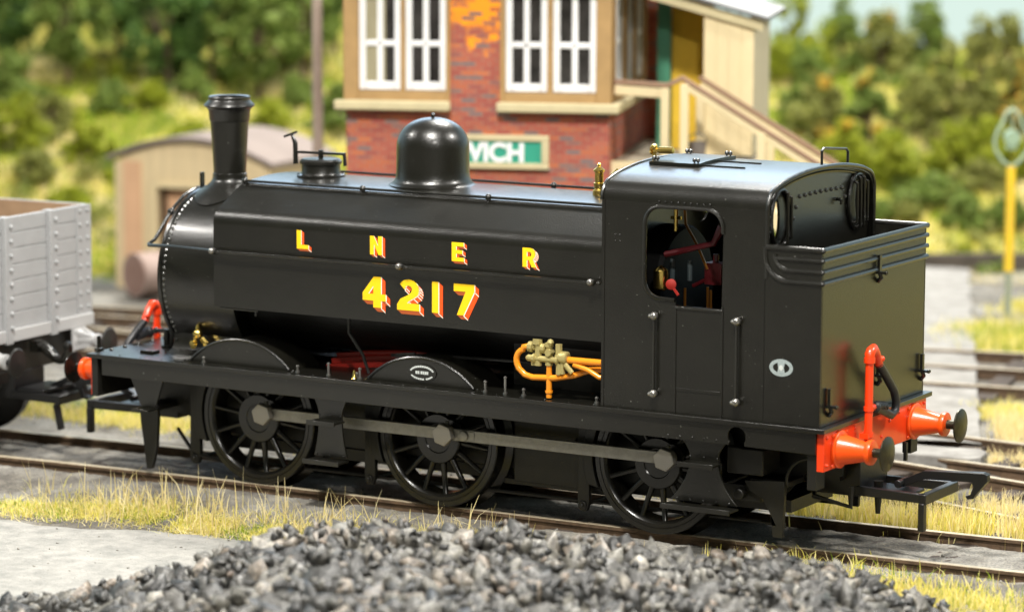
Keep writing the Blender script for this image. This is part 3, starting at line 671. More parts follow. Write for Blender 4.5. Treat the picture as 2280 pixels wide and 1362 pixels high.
# ---- safety valve, whistle
def turned(name, org, prof, m, par, ax=(0,0,1), n=20): b = MB(); b.lathe(prof, org, ax, n); return b.build(name, m, par, ang=35)
turned('safety_valve', (-1.10,0,3.19), [(.065,0),(.065,.04),(.045,.06),(.055,.10),(.055,.12),(.043,.125),(.043,.225),(.058,.235),(.058,.25),(.032,.272),(.014,.285),(.02,.305),(.012,.32),(1e-4,.322)], BRASS, LOCO)
turned('safety_valve', (-.93,.06,3.19), [(.06,0),(.05,.05),(.05,.2),(.06,.22),(.03,.245),(1e-4,.27)], BRASS, LOCO)
# ---- handrails
KR = .035
def knob(mb, p, ax, r=KR):
    p = Vector(p); ax = Vector(ax); mb.tube([p-ax*.075, p-ax*.02], .017, 6); mb.ball(p, r, 10)
for sg in (-1, 1):
    mb = MB(); mb.tube([(-4.96,sg*1.222,2.492),(-.47,sg*1.222,2.492)], .0165, 8)
    for x in (-4.95,-2.67,-.49): knob(mb, (x, sg*1.222, 2.492), (0,sg,0)); mb.ball((x+.07, sg*1.222, 2.492), .024, 8)
    mb.build('handrail', KNOB if False else BLACK, LOCO)
    mb = MB(); mb.tube([(-4.95,sg*.655,3.172),(-.42,sg*.655,3.172)], .014, 8)
    for x in (-4.95,-3.49,-1.996): knob(mb, (x, sg*.655, 3.172), (0,0,1), .036)
    mb.build('handrail', BLACK, LOCO)
mb = MB(); pts = []
for sg in (-1,):
    pts = [(-4.97,-1.21,2.492),(-5.70,-1.00,2.47),(-6.0,-.93,2.455),(-6.04,-.88,2.46),(-6.02,-.80,2.50),(-6.0,-.70,2.62),(-5.98,-.60,2.74),(-5.97,-.50,2.83),(-5.97,-.33,2.93),(-5.97,-.12,2.985)]
pts = pts+[(x, -y, z) for (x, y, z) in reversed(pts)]
mb.tube(pts, .019, 8)
for (x, y, z) in ((-5.975,-.56,2.775),(-5.975,.56,2.775)): mb.ball((x, y, z), .042, 10); mb.tube([(x,y,z),(x+.1,y*.97,z-.02)], .02, 6)
mb.build('handrail', BLACK, LOCO)
mb = MB()
for sg in (-1,1):
    for x in (-4.95,-2.67,-.49):
        mb.ball((x-.012, sg*1.245, 2.497), .036, 10)
mb.build('rail_knob', KNOB, LOCO)

# ---- splashers
for x in (-4.725, -2.515):
    for sg in (-1, 1):
        a0 = math.degrees(math.asin((ZF-.70)/.865)); pr = arc(x, .70, .865, a0, 180-a0, 28)
        mb = MB(); y0, y1 = sg*.55, sg*1.10; mb.plate(pr, [], 'xz', min(y0,y1), max(y0,y1))
        rim = arc(x, .70, .872, a0+1, 179-a0, 28); mb.tube([(p[0], sg*1.10, p[1]) for p in rim], .016, 6)
        for e in (-1, 1):
            xx = x+e*.66; mb.rivet((xx, sg*1.08, ZF), (0,0,1), .022); mb.rivet((xx+e*.05, sg*1.08, ZF), (0,0,1), .016)
        spl = mb.build('splasher', BLACK, LOCO, ang=25)
        if x > -3 and sg < 0:
            pm_ = MB(); ycf = -1.102; cx, cz = -2.49, 1.425
            pm_.plate([(cx+.165*math.cos(t), cz+.088*math.sin(t)) for t in np.linspace(0, 2*PI, 33)[:-1]], [], 'xz', ycf-.010, ycf, 1)
            def dash(a0, a1, rx, rz, th):
                q = []
                for k in range(7): a = math.radians(a0+(a1-a0)*k/6); q.append((cx+rx*math.cos(a), cz+rz*math.sin(a)))
                for k in range(6, -1, -1): a = math.radians(a0+(a1-a0)*k/6); q.append((cx+(rx-th)*math.cos(a), cz+(rz-th)*math.sin(a)))
                pm_.plate(q, [], 'xz', ycf-.014, ycf-.011)
            for a in range(15, 165, 11): dash(a, a+9, .145, .073, .019)
            for a in range(205, 282, 11): dash(a, a+9, .145, .073, .017)
            for a in range(290, 330, 11): dash(a, a+9, .145, .073, .017)
            for (x0_, w_) in ((-.075,.022),(-.048,.018),(-.015,.02),(.01,.016),(.032,.02),(.056,.018)): pm_.box(cx+x0_, cx+x0_+w_, ycf-.014, ycf-.011, cz-.014, cz+.016)
            pm_.build('number_plate', [PLATEW, BLACK], spl, smooth=False)

# ---- wheels
def wheel_mesh(sg, name_nut=True):
    root = bpy.data.objects.new('wheel', None)
def make_wheel(x, sg, crank):
    mb = MB(); y_o, y_i = sg*.762, sg*.56
    # tyre (outer face ring, tread, flange)
    n = 64; R = .70
    prof = [(.568,0.03),(.578,.006),(.600,-.012),(.632,-.010),(.636,-.004),(.642,-.004),(.646,-.012),(.69,-.012),(R,0.0),(R,.165),(.735,.185),(.765,.20),(.765,.22),(.72,.235),(.60,.235),(.568,.22),(.568,.03)]
    mb.lathe([(r, h) for (r, h) in prof], (x, y_o, .70), (0,-sg,0), n)
    mb.f = mb.f[:-2] if False else mb.f
    w = mb.build('wheel', GLOSS, LOCO, ang=32)
    # open centre: remove the lathe end caps
    me = w.data
    import bmesh
    bm = bmesh.new(); bm.from_mesh(me); bmesh.ops.delete(bm, geom=[f for f in bm.faces if len(f.verts) > 10], context='FACES'); bm.to_mesh(me); bm.free()
    me.set_sharp_from_angle(angle=math.radians(32))
    s = MB(); ns = 14
    for k in range(ns):
        a = 2*PI*(k+.5)/ns+.11; ca, sa = math.cos(a), math.sin(a)
        p0 = Vector((x+.17*ca, y_o-sg*.055, .70+.17*sa)); p1 = Vector((x+.595*ca, y_o-sg*.045, 0.70+.595*sa))
        s.tube([p0, p0.lerp(p1, .5), p1-(p1-p0)*.06, p1], [.042, .030, .028, .048], 8)
    s.build('spokes', GLOSS, w, ang=50)
    b = MB(); b.lathe([(.255,.10),(.255,0.0),(.245,-.016),(.15,-.016),(.14,-.008),(1e-4,-.008)], (x, y_o, .70), (0,-sg,0), 36)
    cx_, cz_ = x+crank[0], .70+crank[1]
    b.lathe([(.125,.06),(.125,-.01),(.12,-.018),(1e-4,-.02)], (cx_, y_o, cz_), (0,-sg,0), 28)
    b.build('hub', GLOSS, w, ang=30)
    return w
CR = (.165, .085)
for x in (-4.725, -2.515, 0):
    for sg in (-1, 1): make_wheel(x, sg, CR if sg < 0 else (-.085, .165))
mb = MB()
for x in (-4.725,-2.515,0): mb.tube([(x,-.75,.70),(x,.75,.70)], .06, 12)
mb.build('axle', CHASSIS, LOCO)
# ---- coupling rods
def rods(sg, cr):
    mb = MB(); y0 = sg*.865; th = .045; z = .70+cr[1]
    xs_ = [-4.725+cr[0], -2.515+cr[0], cr[0]]
    def rod(xa, xb):
        h = .060
        mb.plate([(xa,z-h),(xb,z-h),(xb,z+h),(xa,z+h)], [], 'xz', y0-th/2, y0+th/2)
    rod(xs_[0], xs_[1]+.25); rod(xs_[1]+.25, xs_[2])
    for x in xs_: mb.lathe([(.085,-.035),(.085,.035)], (x, y0, z), (0,1,0), 20); mb.box(x-.02, x+.02, y0-.02, y0+.02, z+.08, z+.125)
    mb.lathe([(.055,-.03),(.055,.05),(.045,.055),(1e-4,.056)], (xs_[1]+.215, y0, z), (0,sg,0), 16); mb.box(xs_[1]+.13, xs_[1]+.34, y0-.03, y0+.03, z-.05, z+.05)
    r = mb.build('coupling_rod', STEEL, LOCO, bevel=.006, ang=30)
    for x in xs_:
        b = MB(); b.lathe([(.118,.03),(.118,.10),(.110,.108),(1e-4,.108)], (x, y0, z), (0,sg,0), 6); b.build('crank_nut', NUT, r, ang=20, bevel=.004)
rods(-1, CR); rods(1, (-.085,.165))
# ---- brakes
for x in (-4.725,-2.515,0):
    for sg in (-1, 1):
        mb = MB(); y = sg*.70; xh = x-.845
        mb.plate([(xh-.06,1.15),(xh+.07,1.15),(xh+.055,.60),(xh+.06,.22),(xh+.03,.13),(xh-.04,.13),(xh-.07,.22),(xh-.065,.6)], [], 'xz', y-.03, y+.03)
        sh = arc(x, .70, .735, 152, 205, 10)+arc(x, .70, .84, 200, 158, 8); mb.plate(sh, [], 'xz', y-.06, y+.05)
        mb.tube([(xh-.01,y-.05*1,.19),(xh-.01,y+.05,.19)], .045, 12); mb.tube([(xh-.01,y-.07,.19),(xh-.01,y+.07,.19)], .022, 10)
        mb.build('brake_hanger', CHASSIS, LOCO, bevel=.006, ang=35)
mb = MB()
mb.tube([(-6.0,-.45,.42),(-5.6,-.72,.24),(-5.0,-.66,.13)], .02, 6)
for sg in (-1, 1): mb.tube([(-5.57,sg*.60,.19),(1.3,sg*.60,.21)], .02, 6)
for x in (-5.57,-3.36,-.845): mb.tube([(x,-.7,.19),(x,.7,.19)], .02, 6)
mb.build('brake_rodding', CHASSIS, LOCO)
# ---- steps
def hourglass(xm, ztop, zm, zb, wt, wn, wb):
    L = []; n = 10
    for i in range(n+1):
        t = i/n; L.append((xm-(wt+(wn-wt)*math.sin(t*PI/2)), ztop+(zm-ztop)*t))
    for i in range(1, n+1):
        t = i/n; L.append((xm-(wn+(wb-wn)*(t**2)), zm+(zb-zm)*t))
    Rr = [(2*xm-x, z) for (x, z) in reversed(L)]
    return L+Rr
for sg in (-1, 1):
    for (xm, zt, zm, zb, wt, wn, wb, tr, dep) in ((-3.58,1.08,.88,.47,.21,.14,.20,(( .86,.17),(.455,.22)),.20), (.69,1.065,.88,.45,.25,.15,.36,((.86,.19),(.44,.37)),.20)):
        y = sg*1.12; mb = MB(); mb.plate(hourglass(xm, zt, zm, zb, wt, wn, wb), [], 'xz', y-.014, y+.014)
        for (z, hw) in tr:
            ya, yb = sorted((y, y+sg*dep)); mb.box(xm-hw, xm+hw, ya, yb, z-.03, z-.012); mb.box(xm-hw, xm+hw, y+sg*(dep-.012), y+sg*(dep+.004), z-.045, z+.004)
            for x in np.linspace(xm-hw*.75, xm+hw*.75, 5 if hw > .3 else 3): mb.rivet((x, y+sg*.016, z+.03), (0,sg,0), .013)
        mb.build('footstep', BLACK, LOCO, bevel=.004, ang=30)
    # front bracket and guard irons
    y = sg*1.06; mb = MB(); mb.plate([(-6.16,1.06),(-5.73,1.06),(-5.84,.74),(-6.02,.74)], [], 'xz', y-.012, y+.012); mb.box(-6.04,-5.82,min(y,y+sg*.16),max(y,y+sg*.16),.73,.75)
    mb.build('footstep', BLACK, LOCO, bevel=.004)
    y = sg*.86; mb = MB(); mb.plate([(-6.18,.72),(-5.95,.72),(-5.94,.62),(-5.96,.30),(-6.0,.14),(-6.03,.05),(-6.10,.05),(-6.13,.30),(-6.17,.55)], [], 'xz', y-.03, y+.02)
    mb.box(-6.18,-5.95,min(sg*.5,y),max(sg*.5,y),.68,.74)
    mb.build('guard_iron', CHASSIS, LOCO, bevel=.006)
    mb = MB(); mb.plate([(1.00,.66)]+[(1.42,.69),(1.425,.55),(1.41,.14),(1.31,.14),(1.28,.36),(1.20,.50),(1.05,.57)], [], 'xz', y-.03, y+.02)
    mb.plate([(1.05,.66),(1.42,.69)]+arc(1.66,.70,.24,180,100,8)+[(1.80,.95),(1.80,1.0),(1.15,1.0)], [], 'xz', y+.03, y+.05) if False else None
    mb.box(1.05,1.45,min(sg*.5,y),max(sg*.5,y),.63,.68)
    mb.tube([(1.43,y,.66)]+[(p[0], y, p[1]) for p in arc(1.68,.68,.25,170,95,8)]+[(1.85,y,.93)], .016, 6)
    mb.build('guard_iron', CHASSIS, LOCO, bevel=.006)
    mb = MB(); ya, yb = sorted((sg*.60, sg*.98)); mb.box(.86,1.24,ya,yb,.735,.985); mb.build('sandbox', CHASSIS, LOCO, bevel=.012)
    mb = MB(); mb.tube([(.95,sg*.82,.52),(.95,sg*.92,.52)], .055, 14); mb.box(.55,1.15,min(sg*.5,sg*.82),max(sg*.5,sg*.82),.44,.60); mb.bar((.70,sg*.80,.55),(1.0,sg*.80,.70),.03,.03); mb.build('trailing_block', CHASSIS, LOCO, bevel=.01)

# ---- cab
ZR = 3.60
roofp = lambda y: ZR-.085*(abs(y)/.95)**2.2
cabL = [(-1.192,ZF),(-1.192,3.30)]+arc(-1.002,3.30,.19,180,112,8)
top = [(y, roofp(y)) for y in np.linspace(-.93, 0, 12)]
cabprof = cabL+top; cabprof = cabprof+[(-y, z) for (y, z) in reversed(cabprof[:-1])]
XC0, XC1 = -.394, 1.345
# window/door opening in the side
opening = [(.895,2.335),(.905,3.05)]+arc(.725,3.09,.18,0,90,8)[1:]+[(.28,3.27)]+arc(.24,3.10,.17,90,180,8)[1:]+[(.066,2.58)]+arc(.246,2.57,.18,180,262,8)[1:]+[(.40,2.385),(.405,2.335)]
for sg in (-1, 1):
    y = sg*1.192; mb = MB()
    mb.plate([(XC0,ZF),(XC1,ZF),(XC1,3.30),(XC0,3.30)], [opening], 'xz', y-.012, y+.012)
    mb.tube([(p[0], sg*1.206, p[1]) for p in opening[1:-1]], .020, 8)
    for x in np.linspace(.22, .76, 9): mb.rivet((x, sg*1.204, 3.315), (0,sg,0), .011)
    for (x, z) in ((-.25,2.97),(-.20,2.97),(-.25,2.91),(-.20,2.91)): mb.rivet((x, sg*1.204, z), (0,sg,0), .010)
    mb.box(XC0, XC0+.03, y-.018*1, y+.018, ZF, 3.30)
    ob = mb.build('cab_side', BLACK, LOCO, ang=30)
    mb = MB(); yd = sg*1.168; mb.box(.405,.90,yd-.010,yd+.010,ZF,2.325); mb.box(.398,.418,min(yd,sg*1.214),max(yd,sg*1.214),ZF,2.33); mb.box(.895,.915,min(yd,sg*1.214),max(yd,sg*1.214),ZF,2.36)
    mb.tube([(.41,sg*1.20,2.315),(.90,sg*1.20,2.315)], .020, 8); mb.box(.42,.89,min(sg*1.18,sg*1.212),max(sg*1.18,sg*1.212),1.52,1.55)
    mb.box(.53,.53+.02,min(sg*1.18,sg*1.2),max(sg*1.18,sg*1.2),ZF,1.47); mb.box(.78,.80,min(sg*1.18,sg*1.2),max(sg*1.18,sg*1.2),ZF,1.47)
    mb.build('cab_door', BLACK, ob, bevel=.003)
    for (x, z0, z1) in ((.20,1.475,2.225),(1.077,1.47,2.24)):
        mb = MB(); mb.tube([(x,sg*1.245,z0),(x,sg*1.245,z1)], .014, 8, 1)
        for z in (z0, z1): mb.ball((x, sg*1.25, z), .042, 12, 0); mb.tube([(x,sg*1.19,z),(x,sg*1.25,z)], .018, 6, 0); mb.ball((x-.035, sg*1.262, z), .022, 8, 0)
        mb.build('cab_handrail', [KNOB, STEEL if False else BLACK], LOCO)
# roof and shoulders (a shell with thickness)
rp = [p for p in cabprof if p[1] >= 3.295]
inner = [(p[0]*.975, p[1]-.028) for p in rp]
mb = MB(); mb.sweep(rp+inner[::-1], 'yz', XC0-.015, XC1+.012, closed=True, caps=True)
roof = mb.build('cab_roof', BLACK, LOCO, ang=40)
mb = MB(); pts = [(XC1+.012, p[0], p[1]) for p in cabprof if p[1] > 2.9]; mb.tube([(XC1+.012,-1.192,2.66)]+pts+[(XC1+.012,1.192,2.66)], .022, 8)
mb.build('cab_beading', BLACK, LOCO); mb = MB()
mb.tube([(XC0-.012, p[0], p[1]) for p in cabprof if p[1] > 1.3], .018, 8)
mb.build('cab_beading', BLACK, LOCO)
# hatch
mb = MB(); hp = [(-.27,-.55),(.30,-.50),(.30,.22),(-.27,.22)]
z = lambda y: roofp(y)
vs = []; ny_ = 6
yy = np.linspace(-.50, .30, ny_)
for s_, dz in ((0,.002),(1,.034)):
    for y in yy:
        for x in (-.27,.27): vs.append((x, y, z(y)+dz))
fs = []
for i in range(ny_-1):
    a = 2*i; b = 2*ny_+2*i; fs += [(a,a+1,a+3,a+2),(b,b+2,b+3,b+1),(a,a+2,b+2,b),(a+1,b+1,b+3,a+3)]
fs += [(0,2*ny_,2*ny_+1,1),(2*ny_-2,2*ny_-1,4*ny_-1,4*ny_-2)]
mb.add(vs, fs)
for (x, y) in ((-.22,-.45),(.22,-.45),(.22,.24),(-.22,.24)):
    for d in (-.02,.02): mb.ball((x+d, y, z(y)+.06), .022, 8); mb.tube([(x+d,y,z(y)+.02),(x+d,y,z(y)+.06)], .008, 5)
for y in (-.40,-.05): mb.bar((.27,y,z(y)+.006),(.72,y,z(y)+.006),.014,.012)
mb.build('roof_hatch', BLACK, roof, ang=30)
mb = MB(); x = 1.2; mb.tube([(x,.30,roofp(.3)-.01),(x,.30,3.72),(x,.34,3.745),(x,.86,3.70),(x,.90,3.67),(x,.90,roofp(.9)-.01)], .014, 8); mb.build('roof_grab_rail', BLACK, roof)
mb = MB(); mb.tube([(-.33,-.28,3.58),(-.33,-.28,3.72)], .02, 8); mb.ball((-.33,-.28,3.73), .036, 10)
mb.lathe([(.014,-.02),(.03,0),(.03,.025),(.022,.03),(.022,.05),(.034,.055),(.034,.20),(.026,.21),(1e-4,.212)], (-.33,-.28,3.70), (.995,.0,.03), 14); mb.lathe([(.045,0),(.045,.015),(1e-4,.02)], (-.345,-.28,3.70), (-1,0,0), 12)
mb.build('whistle', BRASS, LOCO, ang=35)
# cab front and rear plates
def ell(cy, cz, ry, rz, n=24): return [(cy+ry*math.cos(2*PI*k/n), cz+rz*math.sin(2*PI*k/n)) for k in range(n)]
inn = [(p[0]*.93, p[1]-.055 if p[1] > 3.2 else p[1]) for p in cabprof]
mb = MB(); mb.plate([(p[0]*.985, p[1]-.02) for p in cabprof if True], [ell(-.80,3.13,.22,.24), ell(.80,3.13,.22,.24)], 'yz', XC0+.01, XC0+.03)
mb.build('cab_front', BLACK, LOCO, ang=30)
mb = MB(); xr = 1.30
mb.plate([(p[0]*.985, (p[1]-.02) if p[1] > 2 else 1.4) for p in cabprof], [ell(-.935,3.19,.088,.20), ell(.935,3.19,.088,.20)], 'yz', xr-.012, xr+.012)
bead = [(xr+.018, p[0], p[1]) for p in inn if p[1] > 2.8]; mb.tube(bead, .016, 6)
for (y, zz) in [(-.42+.94*i/8, 3.355+.008*math.sin(i/8*PI)) for i in range(9)]+[(-.50,3.26),(-.56,3.16),(-.61,3.06),(-.66,2.97),(.60,3.26),(.66,3.16),(.71,3.06),(.76,2.97)]: mb.rivet((xr+.012, y, zz), (1,0,0), .024, 1)
for sg in (-1,1):
    for k in range(3): mb.rivet((xr+.03, sg*1.10, 3.08+.07*k), (1,0,0), .018)
mb.tube([(xr+.01,.42,3.25),(xr+.06,.42,3.25)], .018, 6); mb.tube([(xr+.06,.42,3.25),(xr+.06,.42,3.20)], .014, 6)
back = mb.build('cab_back', [BLACK, RIV], LOCO, ang=30)
for sg in (-1, 1):
    mb = MB(); cy = sg*.86
    mb.tube([(xr+.03, *p) for p in ell(cy,3.19,.205,.27)]+[(xr+.03,cy+.205,3.19)], .022, 8)
    for k, dy in enumerate((-.12,-.04,.04,.12)):
        if sg < 0 and dy < 0: continue
        h = .27*math.sqrt(1-(dy/.205)**2)
        mb.tube([(xr+.02,cy+dy,3.19-h),(xr+.085,cy+dy,3.19-h+.03),(xr+.085,cy+dy,3.19+h-.03),(xr+.02,cy+dy,3.19+h)], .017, 6)
    mb.build('window_guard', BLACK, back)
# ---- backhead and fittings
mb = MB(); mb.lathe([(.60,-.5),(.60,-.02),(.57,.02),(.50,.03),(1e-4,.03)], (-.12,0,2.35), (1,0,0), 40); mb.box(-.4,-.1,-.55,.55,1.3,2.3); mb.box(-.38,1.28,-1.1,1.1,1.32,1.36)
mb.build('firebox_backhead', mat('backhead_black', (.004,.004,.004), .65, spec=.25), LOCO, ang=30)
mb = MB(); mb.tube([(.05,-.75,2.75),(.17,-.75,2.78),(.57,-.75,2.89),(.66,-.75,3.06)], [.03,.03,.03,.045], 8); mb.tube([(-.1,-.2,2.72),(.17,-.75,2.78)], .02, 6)
mb.box(.34,.52,-.48,-.30,2.45,2.66); mb.tube([(.42,-.4,2.66),(.42,-.4,2.74)], .03, 8); mb.tube([(.2,-.45,2.42),(.36,-.45,2.5)], .02, 6)
mb.build('regulator_handle', MAROON, LOCO, ang=35)
mb = MB(); mb.lathe([(.055,0),(.072,.02),(.072,.19),(.055,.21),(.02,.23),(1e-4,.24)], (.03,-.80,2.41), (0,0,1), 16); mb.build('lubricator', BRASS, LOCO, ang=35); mb = MB(); mb.tube([(.03,-.5,3.22),(.03,-.5,2.95)], .022, 8); mb.bar((-.02,-.5,3.08),(.09,-.5,3.08),.03,.03); mb.build('steam_valve', BRASS, LOCO, ang=35)
mb = MB(); mb.lathe([(.02,-.02),(.052,-.01),(.052,.01),(.02,.02)], (.17,-.85,2.48), (.3,-1,0), 14); mb.bar((.2,-.85,2.44),(.25,-.85,2.38),.02,.02); mb.build('handwheel', mat('handwheel_red', (.30,.015,.008), .6), LOCO)
mb = MB()
for pts in ([(.12,-.5,3.25),(.14,-.5,3.02),(.26,-.5,2.84),(.38,-.5,2.60)], [(.42,-.5,2.40),(.43,-.5,1.4)], [(.36,-.45,2.42),(.37,-.45,1.4)], [(.14,-.5,2.40),(.14,-.5,1.5)]): mb.tube(pts, .014, 6)
mb.build('cab_pipework', mat('cab_copper', (.42,.17,.03), .3, metal=.7), LOCO)
for x in (.01,.20): mb = MB(); mb.tube([(x,-.52,2.68),(x,-.52,2.48)], .025, 8); mb.build('gauge_glass', mat('gauge_glass_tube', (.10,.13,.14), .15), LOCO)

# ---- bunker
ZB = 2.957; XB = 1.925; YB = 1.192
mb = MB()
for sg in (-1, 1): mb.box(XC1-.01, XB, sg*YB-.012, sg*YB+.012, ZF, ZB)
mb.box(XB-.024, XB, -YB+.0125, YB-.0125, ZF, ZB-.001)
mb.box(XC1-.05, XB-.025, -YB+.013, YB-.013, 2.40, 2.44)
mb.box(xr+.3, xr+.33, .3, .8, 2.44, 2.66)
bk = mb.build('bunker', BLACK, LOCO, bevel=.006)
mb = MB()
# rolled top rim and three half round beads: sides turn up in quarter circles
rim = [(XC1+.01,-YB-.006,ZB),(XB+.008,-YB-.006,ZB),(XB+.008,YB+.006,ZB),(XC1+.01,YB+.006,ZB)]
for pts in (rim,):
    for a, b in zip(pts[:-1], pts[1:]): mb.tube([a, b], .027, 8)
    for p in pts[1:3]: mb.ball(p, .029, 8)
for k, zb in enumerate((2.86, 2.755, 2.65)):
    x_end = XC1+(.10 if k < 2 else 0.0); rr_ = (.0,.14,.24)[k]
    for sg in (-1, 1):
        y = sg*(YB+.010); pts = [(XB+.008, y, zb), (x_end+rr_, y, zb)]
        if rr_: pts += [(p[0], y, p[1]) for p in arc(x_end+rr_, zb+rr_, rr_, 262, 180, 8)]
        if k == 2: pts += [(x_end, y, ZB)]
        mb.tube(pts, .023 if k < 2 else .026, 8); mb.ball((XB+.008, y, zb), .025, 8)
    mb.tube([(XB+.008,-YB-.01,zb),(XB+.008,YB+.01,zb)], .023 if k < 2 else .026, 8)
mb.build('bunker_beading', BLACK, bk)
def iron(y, z):
    b = MB(); x = XB+.012; b.box(x, x+.03, y-.022, y+.022, z, z+.17); b.box(x-.012, x+.10, y-.026, y+.026, z-.01, z+.012); b.tube([(x+.02,y,z),(x+.03,y+.01,z-.05),(x-.01,y+.03,z-.09)], .022, 8)
    b.ball((x+.085,y,z), .022, 8); b.build('lamp_iron', BLACK, bk, ang=35)
for (y, z) in ((-1.04,1.48),(.05,1.62),(1.10,1.52),(.03,2.62)): iron(y, z)
# oval works transfer on the bunker side
mb = MB(); cx, cz = 1.525, 1.835; ya, yb = -YB-.016, -YB-.0125
def EL(rx, rz, n=32, a0=0, a1=360): return [(cx+rx*math.cos(math.radians(a0+(a1-a0)*k/n)), cz+rz*math.sin(math.radians(a0+(a1-a0)*k/n))) for k in range(n)]
mb.plate(EL(.122,.082), [EL(.086,.050)], 'xz', ya, yb, 0)
mb.plate([(cx-.038,cz-.046),(cx-.02,cz-.052),(cx+.02,cz-.052),(cx+.038,cz-.046),(cx+.028,cz),(cx+.038,cz+.046),(cx+.02,cz+.052),(cx-.02,cz+.052),(cx-.038,cz+.046),(cx-.028,cz)], [], 'xz', ya-.001, yb-.001, 0)
mb.plate(EL(.022,.026,16), [], 'xz', ya-.003, ya-.0015, 1)
mb.build('works_emblem', [PLATEG, PLATEW], bk, smooth=False)

# ---- lettering
def arcp(cx, cy, rx, ry, a0, a1, n=10): return [(cx+rx*math.cos(math.radians(a0+(a1-a0)*i/n)), cy+ry*math.sin(math.radians(a0+(a1-a0)*i/n))) for i in range(n+1)]
GL = {
 'L': ([(0,0),(.74,0),(.74,.22),(.27,.22),(.27,1),(0,1)], []),
 'N': ([(0,0),(.25,0),(.25,.56),(.53,0),(.76,0),(.76,1),(.51,1),(.51,.46),(.24,1),(0,1)], []),
 'E': ([(0,0),(.76,0),(.76,.21),(.27,.21),(.27,.40),(.66,.40),(.66,.60),(.27,.60),(.27,.79),(.74,.79),(.74,1),(0,1)], []),
 'R': ([(0,0),(.26,0),(.26,.36),(.38,.36),(.56,0),(.84,0),(.62,.41)]+arcp(.47,.69,.31,.31,-55,90,9)+[(0,1)], [[(.26,.56)]+arcp(.44,.675,.10,.115,-90,90,6)+[(.26,.79)]]),
 '4': ([(.36,0),(.62,0),(.62,.22),(.78,.22),(.78,.44),(.62,.44),(.62,1),(.38,1),(0,.46),(0,.22),(.36,.22)], [[(.36,.44),(.36,.70),(.19,.44)]]),
 '2': ([(0,0),(.80,0),(.80,.23),(.36,.23)]+[(.42,.30),(.60,.40)]+arcp(.42,.67,.37,.33,-32,150,12)+[(.28,.66)]+arcp(.41,.69,.13,.11,150,-20,6)+[(.50,.58),(.40,.50),(.12,.36),(0,.18)], []),
 '1': ([(0,0),(.25,0),(.25,1),(0,1)], []),
 '7': ([(.12,0),(.38,0),(.80,.78),(.80,1),(0,1),(0,.76),(.46,.76)], []),
}
def letter(ch, x0, z0, w, h, off):
    out, holes = GL[ch]; bw = max(p[0] for p in out)
    T = lambda p: (x0+p[0]/bw*w, z0+p[1]*h)
    out = [T(p) for p in out]; holes = [[T(p) for p in H] for H in holes]
    mb = MB(); y = -1.157; dx, dz = off
    def area(L): return sum(L[i][0]*L[(i+1) % len(L)][1]-L[(i+1) % len(L)][0]*L[i][1] for i in range(len(L)))/2
    for L, sgn in [(out, 1)]+[(H, -1) for H in holes]:
        if area(L)*sgn < 0: L = L[::-1]
        n = len(L)
        for i in range(n):
            a, b = L[i], L[(i+1) % n]; ex, ez = b[0]-a[0], b[1]-a[1]; ln = math.hypot(ex, ez)
            if ln < 1e-6: continue
            nx_, nz_ = ez/ln, -ex/ln
            if nx_*dx+nz_*dz > 1e-5:
                m = 1 if nx_ > .35 else 2; yy_ = y-(.0030 if m == 2 else .0036)
                mb.add([(a[0],yy_,a[1]),(b[0],yy_,b[1]),(b[0]+dx,yy_,b[1]+dz),(a[0]+dx,yy_,a[1]+dz)], [(0,1,2,3)], m)
                if nx_ > .35:   # white highlight along the turned edge
                    w_ = .0075*(h/.19)**.7; yw = y-.0042
                    mb.add([(a[0],yw,a[1]),(b[0],yw,b[1]),(b[0]+w_,yw,b[1]-w_*.3),(a[0]+w_,yw,a[1]-w_*.3)], [(0,1,2,3)], 3)
                    mb.add([(a[0]+dx,yw,a[1]+dz),(a[0]+dx,yw,a[1]+dz-w_),(a[0],yw,a[1]-w_),(a[0],yw,a[1])], [(0,1,2,3)], 3) if a[1] < b[1] else None
        if sgn < 0:   # the turned inner side of a counter stays inside it
            pass
    mb.plate(out, holes, 'xz', y-.0056, y-.0048, 0)
    mb.build('letter', [LET_Y, LET_R, LET_B, LET_W], LOCO, smooth=False)
for ch, x, w in (('L',-3.958,.142),('N',-3.073,.143),('E',-2.112,.142),('R',-1.302,.155)): letter(ch, x, 2.583, w, .188, (.036,-.022))
for ch, x, w in (('4',-3.162,.275),('2',-2.752,.262),('1',-2.341,.074),('7',-2.088,.238)): letter(ch, x, 2.050, w, .312, (.052,-.040))

# ---- pipes, injector, small fittings on the plate
mb = MB(); y = -1.13
loop = [(-1.245,y,1.80),(-1.30,y,1.79)]+[(p[0],y,p[1]) for p in arc(-1.27,1.655,.115,110,200,6)]+[(-1.36,y,1.575),(-1.29,y,1.515),(-1.20,y,1.495),(-.95,y,1.51),(-.75,y+.03,1.55),(-.62,y+.10,1.60),(-.42,y+.12,1.62)]
mb.tube(loop, .031, 12)
mb.tube([(-1.015,y,1.655),(-1.015,y,1.31)], .029, 12); mb.lathe([(.038,0),(.038,.02)], (-1.015,y,1.36), (0,0,1), 12)
mb.tube([(-.80,y,1.70),(-.42,y+.02,1.70)], .033, 12); mb.tube([(-.74,y,1.66),(-.58,y,1.62),(-.46,y,1.56),(-.40,y+.02,1.55)], .026, 10)
mb.build('injector_pipe', COPPER, LOCO, ang=60)
mb = MB()
mb.lathe([(.040,-.03),(.040,.06),(.034,.08),(.034,.15),(.045,.155),(.045,.19),(.02,.20)], (-1.015,y,1.66), (0,0,1), 8)
mb.lathe([(.036,0),(.055,.01),(.055,.055),(.03,.065),(.025,.14),(.05,.15),(.05,.19),(.03,.2)], (-1.25,y,1.80), (1,0,-.06), 10)
